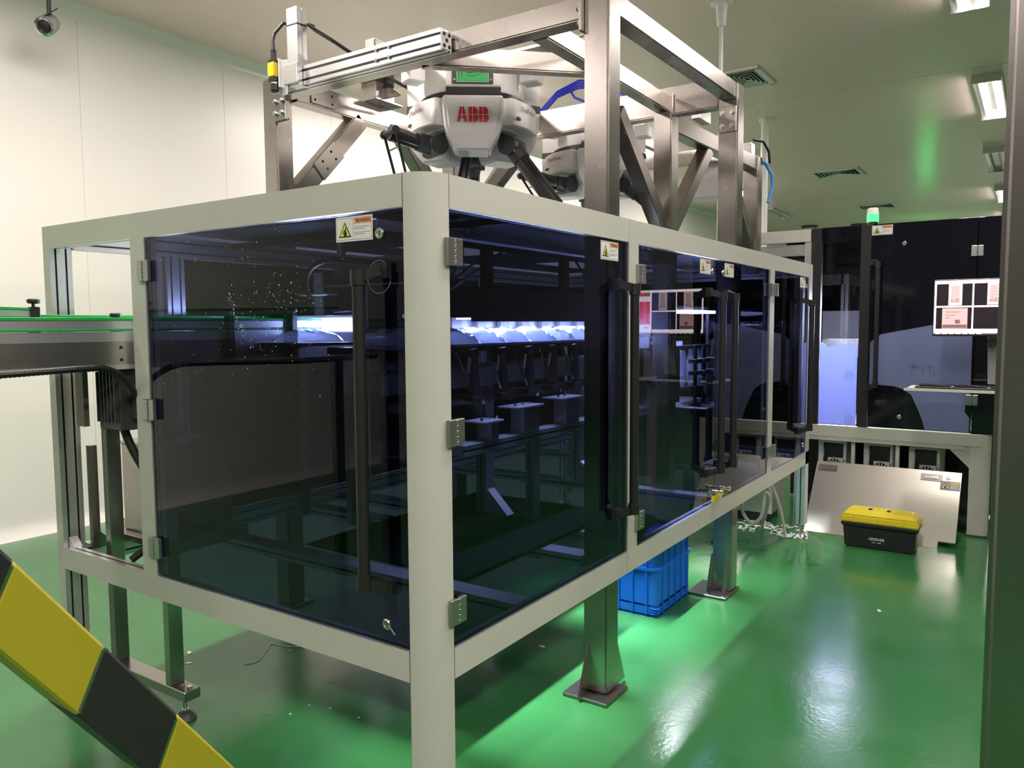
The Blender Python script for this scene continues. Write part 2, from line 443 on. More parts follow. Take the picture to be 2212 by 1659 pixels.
# ------------------------------------------------------------------ hanging pipes, small ceiling items, cctv
r = root('hanging_pipe', 'thin pale pipe dropping from a ceiling cup behind the frame', 'pipe', (4.45, 0.77, 0))
build('pipe', MB().cyl((4.45, 0.77, 1.97), (4.45, 0.77, 3.96), 0.014, 12), M['lwhite'], r, smooth=True)
build('ceiling_cup', MB().lathe([(0.028, -0.17), (0.034, -0.16), (0.045, -0.01), (0.085, -0.005), (0.085, 0)], (4.45, 0.77, ZC), 16), M['white'], r, smooth=True)
r = root('drop_pipe', 'white pipe standing up to the ceiling behind the blue hose', 'pipe', (8.1, 1.49, 0))
build('pipe', MB().cyl((8.1, 1.49, 0), (8.1, 1.49, ZC), 0.045, 14), M['white'], r, smooth=True)
build('collar', MB().cyl((8.1, 1.49, ZC-0.03), (8.1, 1.49, ZC), 0.075, 14), M['white'], r, smooth=True)
for (x, y, lb) in ((19.3, 3.6, 'small round ceiling detector far beyond the white machine rail'), (19.7, 2.5, 'small round ceiling detector far beyond the black panels')):
    r = root('ceiling_detector', lb, 'detector', (x, y, ZC), 'small ceiling detectors')
    build('base', MB().lathe([(0.16, -0.05), (0.2, -0.03), (0.2, 0)], (x, y, ZC), 16), M['dgrey'], r, smooth=True)
    build('dome', MB().lathe([(0.02, -0.12), (0.09, -0.10), (0.12, -0.05)], (x, y, ZC), 16), M['lwhite'], r, smooth=True)
cx_, cy_, cz_ = 1.20, 4.38, 3.62
r = root('security_camera', 'small silver dome security camera hanging near the white wall', 'camera', (cx_, cy_, cz_))
build('stem', MB().cyl((cx_+0.02, cy_, cz_+0.08), (cx_+0.02, cy_, ZC), 0.014, 10), M['dgrey'], r, smooth=True)
a = Vector((-0.55, -0.62, -0.45)).normalized()
c0 = Vector((cx_, cy_, cz_))
build('housing', MB().lathe([(0.03, -0.10), (0.062, -0.09), (0.066, 0.05), (0.06, 0.06)], c0, 18, ax=a), M['grey'], r, smooth=True)
build('hood', MB().obox(c0+Vector((0.01,0.01,0.075)), a, a.orthogonal().normalized(), a.cross(a.orthogonal().normalized()), 0.10, 0.06, 0.004), M['dgrey'], r, bevel=0.003)
build('lens_ring', MB().lathe([(0.062, 0.05), (0.06, 0.075), (0.045, 0.08), (0.044, 0.06)], c0, 20, ax=a), M['bolt'], r, smooth=True)
build('lens', MB().lathe([(0.043, 0.055), (0.038, 0.068), (0.02, 0.076)], c0, 16, ax=a), M['black'], r, smooth=True)
# ------------------------------------------------------------------ guarded enclosure
ZT, ZB, RH, D = 1.96, 0.54, 0.09, 0.045       # top, underside of lower rail, rail height, profile depth
LA, LB = 2.055, 4.22
enc = root('machine_enclosure', 'grey framed machine enclosure with dark blue tinted doors', 'enclosure', (0, 0, 0))
def profile(p0, p1, out, wd, dp, paint=True):
    """slotted aluminium profile from p0 to p1; out = outward direction; width wd, depth dp; painted outer face"""
    p0, p1, out = Vector(p0), Vector(p1), Vector(out)
    n = (p1-p0).normalized(); u = -out; v = n.cross(u)
    s, t = 0.004, 0.009
    h = wd/2
    pts = []; ms = []
    def go(a, b, m): pts.append((a, b)); ms.append(m)
    go(0, -h, 1)
    for q in ([0.5] if dp < 0.07 else [0.27, 0.73]):
        go(dp*q-s, -h, 2); go(dp*q-s, -h+t, 2); go(dp*q+s, -h+t, 2); go(dp*q+s, -h, 1)
    go(dp, -h, 1)
    for q in ([0] if wd < 0.07 else [-0.25, 0.25]):
        go(dp, wd*q-s, 2); go(dp-t, wd*q-s, 2); go(dp-t, wd*q+s, 2); go(dp, wd*q+s, 1)
    go(dp, h, 1)
    for q in ([0.5] if dp < 0.07 else [0.73, 0.27]):
        go(dp*q+s, h, 2); go(dp*q+s, h-t, 2); go(dp*q-s, h-t, 2); go(dp*q-s, h, 1)
    go(0, h, 0 if paint else 1)
    return MB().prism(pts, p0, u, v, n, (p1-p0).length, m=1, ms=ms)
PM = [M['paint'], M['alu'], M['dgrey']]
def rail(nm, p0, p1, out, wd=RH, dp=D): return build(nm, profile(p0, p1, out, wd, dp), PM, enc)
mA, mB1, mB2, m5 = 1.37, 1.265, 3.22, 0.5
A = (-1, 0, 0); B = (0, -1, 0); BK = (0, 1, 0); EN = (1, 0, 0)
zt, zb = ZT-RH/2, ZB+RH/2
# corner post: quarter-round outside
rr = 0.088
poly = [(rr*(1-cos(t)), rr*(1-sin(t))) for t in [pi/2*k/12 for k in range(13)]]
poly = [(0.0, rr)] + [(rr-rr*cos(t), rr-rr*sin(t)) for t in [pi/2*k/12 for k in range(1, 12)]] + [(rr, 0.0), (rr, rr)]
build('corner_post', MB().prism(poly, (0,0,0), (1,0,0), (0,1,0), (0,0,1), ZT), M['paint'], enc, smooth=True, ang=50)
build('corner_seal', MB().box(0.003, rr+0.0005, ZB, D, rr+0.0025, ZT).box(rr+0.0005, 0.003, ZB, rr+0.0025, D, ZT), M['dgrey'], enc)
# face A rails
for z in (zt, zb): rail('rail', (0, rr+0.003, z), (0, LA-0.05, z), A)
rail('post', (0, LA-0.025, 0.0), (0, LA-0.025, ZT), A, 0.05, 0.09)
rail('mullion', (0, mA, ZB+RH), (0, mA, ZT-RH), A)
# face B rails (two lengths with a joint)
for z in (zt, zb):
    rail('rail', (rr+0.003, 0, z), (mB1-0.046, 0, z), B)
    rail('rail', (mB1-0.044, 0, z), (LB, 0, z), B)
for x in (mB1, mB2): rail('mullion', (x, 0, ZB+RH), (x, 0, ZT-RH), B)
rail('post', (LB-0.045, 0, 0.10), (LB-0.045, 0, ZT-RH), B, 0.09, 0.06)
# back and end faces
LK = 2.025
for z in (zt, zb):
    rail('rail', (LB, LK, z), (0.09, LK, z), BK)
    rail('rail', (LB, 0.065, z), (LB, LK, z), EN)
rail('mullion', (0.545, LK, ZB+RH), (0.545, LK, ZT-RH), BK)
for x in (1.75, 2.95): rail('mullion', (x, LK, ZB+RH), (x, LK, ZT-RH), BK)
rail('post', (LB, LA-0.05, 0.10), (LB, LA-0.05, ZB), EN, 0.09, 0.09)
# base cross members inside, at rail height
for x in (0.62, 1.24, 1.58, 2.6, 3.5):
    build('cross_member', profile((x, 0.2 if x == 1.24 else 0.07, 0.585), (x, LA-0.08, 0.585), (0,0,1), 0.09, 0.045, False), PM, enc)
# feet
def foot(x, y, zt_, parent, r=0.045):
    f = build('levelling_foot', MB().lathe([(r, 0), (r, 0.012), (r*0.75, 0.022), (0.016, 0.032), (0.012, 0.034), (0.012, zt_)], (x, y, 0), 18), M['bolt'], parent, smooth=True)
    build('foot_pad', MB().cyl((x, y, 0), (x, y, 0.010), r*1.02, 18), M['brown'], f, smooth=True)
foot(LB-0.045, 0.03, 0.10, enc)
foot(LB-0.05, LA-0.05, 0.10, enc)

# warning label
def warning_label(o, u, v, n, wd, ht):
    o, u, v, n = Vector(o), Vector(u), Vector(v), Vector(n)
    mb = MB()
    e = 0.0006
    mb.prism([(0,0),(wd,0),(wd,ht),(0,ht)], o, u, v, n, e, m=0)
    def rect(a, b, c, d, m, k): mb.prism([(a,b),(c,b),(c,d),(a,d)], o+n*(e*k), u, v, n, e*0.5, m=m)
    rect(0.004, 0.004, wd-0.004, ht-0.004, 5, 1.0); rect(0.0055, 0.0055, wd-0.0055, ht-0.0055, 0, 1.4)
    hx = wd*0.48
    rect(hx, 0.006, hx+0.001, ht-0.006, 5, 2)
    tri = lambda cx, cy, s: [(cx-s, cy-s*0.75), (cx+s, cy-s*0.75), (cx, cy+s*0.98)]
    mb.prism(tri(hx*0.53, ht*0.44, ht*0.36), o+n*(e*2), u, v, n, e*0.5, m=1)
    mb.prism(tri(hx*0.53, ht*0.43, ht*0.28), o+n*(e*2.6), u, v, n, e*0.5, m=2)
    # crushed-hand pictogram
    hand = [(-0.05,-0.16),(0.10,-0.16),(0.12,-0.02),(0.06,0.06),(0.10,0.20),(0.05,0.20),(0.0,0.08),(-0.06,0.12),(-0.08,0.06),(-0.02,0.0),(-0.12,0.02),(-0.13,-0.03),(-0.05,-0.06)]
    mb.prism([(hx*0.53+a*ht, ht*0.37+b*ht) for a, b in hand], o+n*(e*3.2), u, v, n, e*0.5, m=1)
    rect(hx+0.003, ht*0.70, wd-0.005, ht-0.006, 3, 2)
    mb.text('\u8b66\u544a WARNING', o+u*(hx+0.012)+v*(ht*0.755)+n*(e*3), u, v, ht*0.15, m=1, width=wd-hx-0.02)
    mb.prism([(hx+0.004, ht*0.74), (hx+0.011, ht*0.74), (hx+0.0075, ht*0.74+0.008)], o+n*(e*3), u, v, n, e*0.4, m=0)
    rnd = random.Random(3)
    for k, yy in enumerate((0.55, 0.47, 0.33, 0.26)):
        a = hx+0.005
        end = wd-0.008 if k in (0, 2) else wd-0.03
        while a < end-0.003:
            l = 0.004+rnd.random()*0.009
            rect(a, ht*yy, min(a+l, end), ht*yy+ht*0.028, 4, 2); a += l+0.0015
    return mb
LM = [M['lwhite'], M['lblack'], M['lyel'], M['orange'], M['grey'], M['grey']]

def lock_cam(o, n):
    o, n = Vector(o), Vector(n)
    return MB().lathe([(0.016, 0), (0.016, 0.003), (0.013, 0.006), (0.009, 0.006), (0.009, 0.004), (0.005, 0.004)], o, 18, ax=n).obox(o+n*0.006, n.cross((0,0,1)), (0,0,1), n, 0.002, 0.007, 0.0015)
def hinge_geo(o, u, n, hh=0.075, ww=0.030):
    """o on the pivot line; u across the hinge; n outward"""
    o, u, n = Vector(o), Vector(u), Vector(n); z = Vector((0,0,1))
    mb = MB()
    for s in (-1, 1): mb.obox(o+u*s*(ww/2+0.004)+n*0.010, u, z, n, ww/2, hh/2, 0.007)
    for k in range(5):
        zz = -hh/2+hh*(k+0.5)/5
        mb.cyl(o+n*0.014+z*(zz-hh/10+0.001), o+n*0.014+z*(zz+hh/10-0.001), 0.0062, 10)
    return mb
def handle_geo(y_of, u, n, z0, z1, so=0.065):
    """black pull: tube parallel to z at base point y_of (on the face), offset sideways by u*w, two angled end brackets"""
    b, u, n = Vector(y_of), Vector(u), Vector(n); z = Vector((0,0,1))
    mb = MB()
    c = b+n*so
    mb.cyl(c+z*z0, c+z*z1, 0.0175, 18, m=1)
    for zz, s in ((z1, 1), (z0, -1)):
        top, bot = zz+0.0*s, zz
        # cap around the tube
        mb.cyl(c+z*(zz-s*0.03), c+z*(zz+s*0.012), 0.022, 14)
        # arm from tube to the mount on the panel
        P0, P1 = c+z*(zz-s*0.004), b+u*0.030+n*0.012+z*(zz+s*0.012)
        mb.beam(P0, P1, 0.030, 0.030)
        mb.obox(b+u*0.040+n*0.010+z*(zz+s*0.012), u, z, n, 0.024, 0.021, 0.010)
    return mb
z0d, z1d = ZB+RH+0.003, ZT-RH-0.004
def door(parent, o, u, n, wd, hinge_at, handle_at=None, handle_dir=1, label_at=None, lock_at=None, hz=(1.75, 1.25, 0.74), pane_mat='glass', lock2=True, t=0.008, inset=0.006):
    """pane from o (z=0) along u for wd; n outward"""
    o, u, n = Vector(o), Vector(u), Vector(n); z = Vector((0,0,1))
    pane = MB().prism([(0, z0d), (wd, z0d), (wd, z1d), (0, z1d)], o-n*(inset+t), u, z, n, t)
    d = build('door', pane, M[pane_mat], parent)
    if hinge_at is not None:
        for hzz in hz:
            build('hinge', hinge_geo(o+u*hinge_at+z*hzz-n*0.002, u, n), M['hinge'], d, bevel=0.0015)
    if handle_at is not None:
        build('handle', handle_geo(o+u*handle_at-n*inset, u*handle_dir, n, 0.82, 1.69), [M['black'], M['black']], d, smooth=True)
    if label_at is not None:
        build('warning_label', warning_label(o+u*label_at+z*1.79-n*(inset-0.0004), u, z, n, 0.145, 0.070), LM, d)
    if lock_at is not None:
        build('lock', lock_cam(o+u*lock_at+z*1.805-n*inset, n), M['bolt'], d, smooth=True)
        if lock2: build('lock', lock_cam(o+u*lock_at+z*0.69-n*inset, n), M['bolt'], d, smooth=True)
    return d
# door in face A: u runs from far (Y=1.325) to the corner so labels read correctly
dA = door(enc, (0, mA-0.047, 0), (0, -1, 0), A, mA-0.047-rr-0.003, 0.004, 1.120, 1, 0.972, 1.143)
build('key', MB().tube([(-0.006, 0.178, 0.703), (-0.02, 0.17, 0.71), (-0.02, 0.15, 0.70), (-0.016, 0.13, 0.675)], 0.0025, 6), M['bolt'], dA)
# dried splashes and a smeared ring on the pane
rn = random.Random(21); sp_ = MB()
for k in range(260):
    if k < 150: y_, z_ = rn.gauss(0.62, 0.13), rn.gauss(1.62, 0.09)
    elif k < 210:
        t_ = rn.random(); y_, z_ = 0.86-0.10*t_+rn.gauss(0, 0.012), 1.66-0.18*t_
    else: y_, z_ = rn.uniform(0.2, 1.25), rn.uniform(1.3, 1.85)
    if not (0.10 < y_ < 1.30 and 0.66 < z_ < 1.85): continue
    q_ = 0.0006+0.0012*rn.random()**2
    sp_.prism([(q_*cos(R(60*i)), q_*1.5*sin(R(60*i))) for i in range(6)], (0.0057, y_, z_), (0,1,0), (0,0,1), (-1,0,0), 0.0004)
spl = build('water_spots', sp_, M['lwhite'], dA); spl['kind'] = 'stuff'
build('smeared_ring', MB().tube([(0.0055, 0.185+0.043*cos(R(15*k))*(1+0.03*(k%3)), 1.685+0.046*sin(R(15*k))) for k in range(25)], 0.0008, 4), M['grey'], dA)
# doors in face B
dB1 = door(enc, (rr+0.003, 0, 0), (1, 0, 0), B, mB1-0.045-rr-0.006, 0.006, 1.06, -1, 0.90, None)
dB2 = door(enc, (mB1+0.047, 0, 0), (1, 0, 0), B, 2.252-mB1-0.047, 0.006, 0.845, -1, 0.70, 0.868, hz=(1.75, 0.74))
dB3 = door(enc, (2.258, 0, 0), (1, 0, 0), B, mB2-0.047-2.258, mB2-0.053-2.258, 0.085, 1, 0.105, 0.082, hz=(1.75, 0.76))
dB4 = door(enc, (mB2+0.047, 0, 0), (1, 0, 0), B, LB-0.092-mB2-0.047, 0.006, 0.70, -1, 0.63, 0.80, hz=(1.75, 0.76), lock2=True)
build('latch', MB().box(2.18, -0.02, 0.645, 2.245, -0.003, 0.675).box(2.262, -0.02, 0.645, 2.30, -0.003, 0.675), M['tyellow'], enc, bevel=0.003)
for x in (2.20, 2.31): build('latch_bolt', MB().cyl((x, -0.003, 0.70), (x, -0.05, 0.70), 0.008, 10).cyl((x, -0.05, 0.70), (x, -0.058, 0.70), 0.013, 10), M['bolt'], enc, smooth=True)
# fixed back and end panes
for x0, x1 in ((0.592, 1.70), (1.80, 2.90), (3.0, LB-0.05)):
    build('back_pane', MB().box(x0, LK-0.02, z0d, x1, LK-0.014, z1d), M['glassb'], enc)
build('end_pane', MB().box(LB-0.02, 0.07, z0d, LB-0.014, LA-0.06, z1d), M['glassb'], enc)
# dark cover sheets over the machine with openings for the robots
for bx in ((0.60, 0.21, 1.60, 1.96), (1.60, 0.21, 2.30, 0.95), (1.60, 1.62, 2.30, 1.96), (2.30, 0.55, 3.02, 1.96), (3.02, 0.21, 3.72, 0.95), (3.02, 1.62, 3.72, 1.96), (3.72, 0.10, 4.09, 1.96)):
    build('cover_sheet', MB().box(bx[0]+0.002, bx[1]+0.002, 1.972, bx[2]-0.002, bx[3]-0.002, 1.978), M['roof'], enc)
# corner brackets in the inlet opening
build('corner_bracket', MB().prism([(0,0),(0.04,0),(0.0,0.04)], (0.02, LA-0.055, ZB+RH), (0,-1,0), (0,0,1), (1,0,0), 0.035), M['alu'], enc)
# ------------------------------------------------------------------ stainless robot frame
fr = root('robot_frame', 'tall brushed stainless steel frame carrying the delta robots', 'steel frame', (1.25, 0.135, 0))
a = 0.11
def post(x, y, z0, z1, s=a): return build('post', MB().box(x-s/2, y-s/2, z0, x+s/2, y+s/2, z1), M['steel'], fr, bevel=0.008, seg=2, smooth=True)
def fbeam(nm, p0, p1, wd, ht, mt='steel'): return build(nm, MB().beam(p0, p1, wd, ht), M[mt], fr, bevel=0.006, seg=2, smooth=True)
def bolts(par, pts, n, r=0.011):
    n = Vector(n)
    for p in pts:
        p = Vector(p)
        build('bolt', MB().cyl(p, p+n*0.004, r*1.5, 12).cyl(p+n*0.004, p+n*0.014, r, 6), M['bolt'], par)
post(1.25, 0.135, 0.015, 2.90); post(2.76, 0.115, 0.015, 2.865)
post(1.25, 2.085, 0.015, 2.857); post(2.76, 2.085, 0.015, 2.857)
post(2.675, 0.465, 0.60, 2.745); post(4.16, 0.42, 1.9, 2.75)
def baseplate(x0, y0, x1, y1, px, py, gus):
    b = build('base_plate', MB().box(x0, y0, 0, x1, y1, 0.016), M['steeld'], fr, bevel=0.003)
    for p0, u in gus:
        build('gusset', MB().prism([(0, 0), (0.085, 0), (0.0, 0.21)], (p0[0], p0[1], 0.016), u, (0,0,1), Vector(u).cross((0,0,1)), 0.010), M['steel'], b)
baseplate(1.125, 0.045, 1.325, 0.25, 1.25, 0.135, [((1.195, 0.16), (-1,0,0)), ((1.305, 0.10), (1,0,0))])
baseplate(2.585, 0.049, 2.83, 0.275, 2.76, 0.115, [((2.705, 0.075), (-1,0,0)), ((2.70, 0.165), (-1, 0, 0))])
baseplate(1.125, 1.98, 1.325, 2.19, 1.25, 2.085, [])
baseplate(2.66, 1.98, 2.86, 2.19, 2.76, 2.085, [])
T = fbeam('beam', (1.245, 0.19, 2.80), (1.245, 2.03, 2.80), 0.09, 0.09)
fbeam('beam', (1.305, 0.13, 2.82), (2.705, 0.115, 2.82), 0.085, 0.09)
U = fbeam('beam', (2.75, 0.17, 2.823), (2.75, 2.03, 2.823), 0.09, 0.155)
PB = fbeam('beam', (1.305, 2.04, 2.808), (2.705, 2.04, 2.808), 0.09, 0.115)
fbeam('beam', (2.815, 2.04, 2.808), (4.20, 2.04, 2.808), 0.09, 0.115)
B2 = fbeam('beam', (1.29, 0.455, 2.80), (2.705, 0.485, 2.80), 0.08, 0.09)
fbeam('brace', (1.275, 1.10, 2.80), (1.86, 0.50, 2.80), 0.075, 0.09)
fbeam('beam', (2.73, 0.465, 2.695), (4.105, 0.42, 2.695), 0.09, 0.10)
fbeam('beam', (4.16, 0.42, 2.80), (4.16, 2.0, 2.80), 0.09, 0.10)
fbeam('beam', (1.30, 1.45, 2.935), (2.70, 1.45, 2.935), 0.07, 0.06)
# diagonal braces
fbeam('brace', (1.28, 2.04, 2.225), (1.80, 2.04, 2.755), 0.09, 0.10)
fbeam('brace', (2.72, 2.04, 2.19), (2.18, 2.04, 2.75), 0.09, 0.10, 'steeld')
fbeam('brace', (2.80, 2.04, 2.19), (3.35, 2.04, 2.75), 0.09, 0.10, 'steeld')
fbeam('brace', (2.73, 0.465, 2.10), (3.28, 0.45, 2.65), 0.08, 0.085)
fbeam('brace', (2.62, 0.465, 2.08), (2.02, 0.465, 2.62), 0.08, 0.085)
fbeam('brace', (4.105, 0.42, 2.06), (3.58, 0.43, 2.65), 0.08, 0.085)
fbeam('brace', (2.75, 1.99, 2.22), (2.75, 1.45, 2.745), 0.08, 0.085, 'steeld')
# joint plates with bolts
p = build('joint_plate', MB().box(1.170, 1.93, 2.62, 1.180, 2.03, 2.76).box(1.180, 1.93, 2.62, 1.20, 2.03, 2.632), M['steel'], fr, bevel=0.002)
bolts(p, [(1.170, y, z) for y in (1.955, 2.005) for z in (2.655, 2.715)], (-1,0,0))
p = build('joint_plate', MB().box(2.690, 0.065, 2.60, 2.704, 0.165, 2.735), M['steel'], fr, bevel=0.002)
bolts(p, [(2.690, y, z) for y in (0.088, 0.142) for z in (2.63, 2.70)], (-1,0,0), 0.010)
p = build('joint_plate', MB().box(1.165, 0.185, 2.70, 1.255, 0.197, 2.92), M['steel'], fr, bevel=0.002)
bolts(p, [(1.18, 0.197, z) for z in (2.73, 2.79)], (0,1,0), 0.010)
p = build('joint_plate', MB().box(2.685, 0.43, 2.745, 2.699, 0.54, 2.86), M['steel'], fr, bevel=0.002)
bolts(p, [(2.685, 0.515, z) for z in (2.77, 2.835)], (-1,0,0), 0.010)
p = build('splice_plate', MB().box(1.40, 1.985, 2.762, 1.575, 1.995, 2.855), M['steel'], fr, bevel=0.003)
for x in (1.425, 1.55):
    for z in (2.785, 2.83): build('bolt_hole', MB().cyl((x, 1.984, z), (x, 1.9855, z), 0.007, 10), M['hole'], p)
p = build('splice_plate', MB().obox((1.52, 1.991, 2.475), (0.707,0,0.707), (-0.707,0,0.707), (0,1,0), 0.11, 0.058, 0.005), M['steel'], fr, bevel=0.003)
for k in (-0.045, 0.045):
    for j in (-0.025, 0.025):
        c = Vector((1.52, 1.9855, 2.475))+Vector((0.707,0,0.707))*k+Vector((-0.707,0,0.707))*j
        build('bolt_hole', MB().cyl(c, c+Vector((0,-0.0015,0)), 0.007, 10), M['hole'], p)
# robot carrier: pillars and plates between the rear beam and the robots
for cx in (1.945, 3.40):
    c = build('robot_carrier', MB().box(cx-0.13, 1.90, 2.865, cx+0.10, 2.08, 2.88).box(cx-0.10, 1.93, 2.88, cx+0.06, 2.05, 2.985)
              .box(cx-0.16, 1.60, 2.985, cx+0.10, 2.06, 3.005).prism([(0,0),(0.12,0),(0,0.09)], (cx-0.02, 1.93, 2.895), (0,-1,0), (0,0,1), (1,0,0), 0.01), M['steel'], fr, bevel=0.003)
    for k in range(4):
        build('bolt', MB().cyl((cx-0.13+0.05*k, 1.99, 3.005), (cx-0.13+0.05*k, 1.99, 3.035), 0.006, 8), M['bolt'], c)
    build('robot_carrier', MB().box(cx-0.10, 0.50, 2.86, cx+0.10, 0.56, 2.95).box(cx-0.10, 0.50, 2.95, cx+0.10, 0.98, 2.97), M['steel'], fr, bevel=0.003)
# slotted aluminium rail bolted on the front beam, with its upright for the camera
al = build('slotted_rail', profile((1.115, 0.85, 2.79), (1.115, 1.76, 2.79), (-1,0,0), 0.092, 0.075, False), PM, fr)
# front slots
for z in (2.767, 2.813):
    build('slot', MB().box(1.1135, 0.852, z-0.005, 1.1155, 1.745, z+0.005), M['hole'], al)
    for y in (1.15, 1.23): build('slot_nut', MB().cyl((1.112, y, z), (1.108, y, z), 0.008, 10), M['bolt'], al)
build('end_cap', MB().box(1.12, 0.846, 2.75, 1.185, 0.8495, 2.83), M['alu'], al)
for (x, z) in ((1.135, 2.765), (1.17, 2.765), (1.152, 2.79), (1.135, 2.815), (1.17, 2.815)):
    build('profile_cavity', MB().cyl((x, 0.8465, z), (x, 0.8445, z), 0.009, 8), M['hole'], al)
up = build('camera_upright', profile((1.085, 1.765, 2.74), (1.085, 1.765, 3.115), (-1,0,0), 0.075, 0.06, False), [M['alu'], M['alu'], M['alu']], fr)
build('cable_tie', MB().box(1.083, 1.726, 3.03, 1.147, 1.804, 3.036), M['cable'], up)
build('bracket', MB().box(1.065, 1.715, 2.745, 1.083, 1.815, 2.84).box(1.075, 1.80, 2.70, 1.085, 1.85, 2.87), M['alu'], up, bevel=0.002)

# ------------------------------------------------------------------ vision sensor
vx, vy = 1.06, 1.875
r = root('vision_sensor', 'small yellow and black vision sensor clamped to the aluminium upright', 'sensor', (vx, vy, 2.72))
build('body', MB().box(vx-0.024, vy-0.024, 2.79, vx+0.024, vy+0.024, 2.86), M['syel'], r, bevel=0.004)
build('connector_block', MB().box(vx-0.02, vy-0.02, 2.86, vx+0.02, vy+0.02, 2.875).cyl((vx-0.01, vy, 2.875), (vx-0.01, vy, 2.925), 0.007, 10).cyl((vx+0.01, vy, 2.875), (vx+0.01, vy, 2.925), 0.007, 10), M['black'], r)
build('lens_base', MB().box(vx-0.022, vy-0.022, 2.765, vx+0.022, vy+0.022, 2.79), M['black'], r, bevel=0.004)
build('lens_ring', MB().cyl((vx, vy, 2.758), (vx, vy, 2.765), 0.021, 16), M['bolt'], r, smooth=True)
build('lens', MB().lathe([(0.017, 0), (0.022, 0.006), (0.022, 0.038)], (vx, vy, 2.72), 16), M['black'], r, smooth=True)
build('mount_plate', MB().box(vx+0.0, vy-0.034, 2.74, vx+0.035, vy-0.025, 2.88), M['alu'], r, bevel=0.002)
cab = MB().tube([(vx, vy, 2.92), (vx, vy+0.008, 2.97), (vx+0.01, vy+0.002, 3.01), (vx+0.03, vy-0.04, 3.055), (1.16, 1.80, 3.065), (1.165, 1.74, 3.055), (1.16, 1.68, 3.01), (1.19, 1.60, 2.955), (1.30, 1.58, 2.92),
                  (1.48, 1.60, 2.905), (1.70, 1.66, 2.90), (1.95, 1.72, 2.905), (2.2, 1.72, 2.92)], 0.0095, 8)
thing('sensor_cable', cab, M['cable'], 'black cable looping over the aluminium upright to the robot', 'cable', (vx, vy, 2.72), smooth=True)
t2 = thing('loose_tie', MB().tube([(1.15, 1.755, 3.05), (1.13, 1.69, 3.035), (1.14, 1.66, 3.02)], 0.003, 5), M['cable'], 'thin loose end of a black cable tie on the upright', 'cable tie', (1.15, 1.755, 3.05))

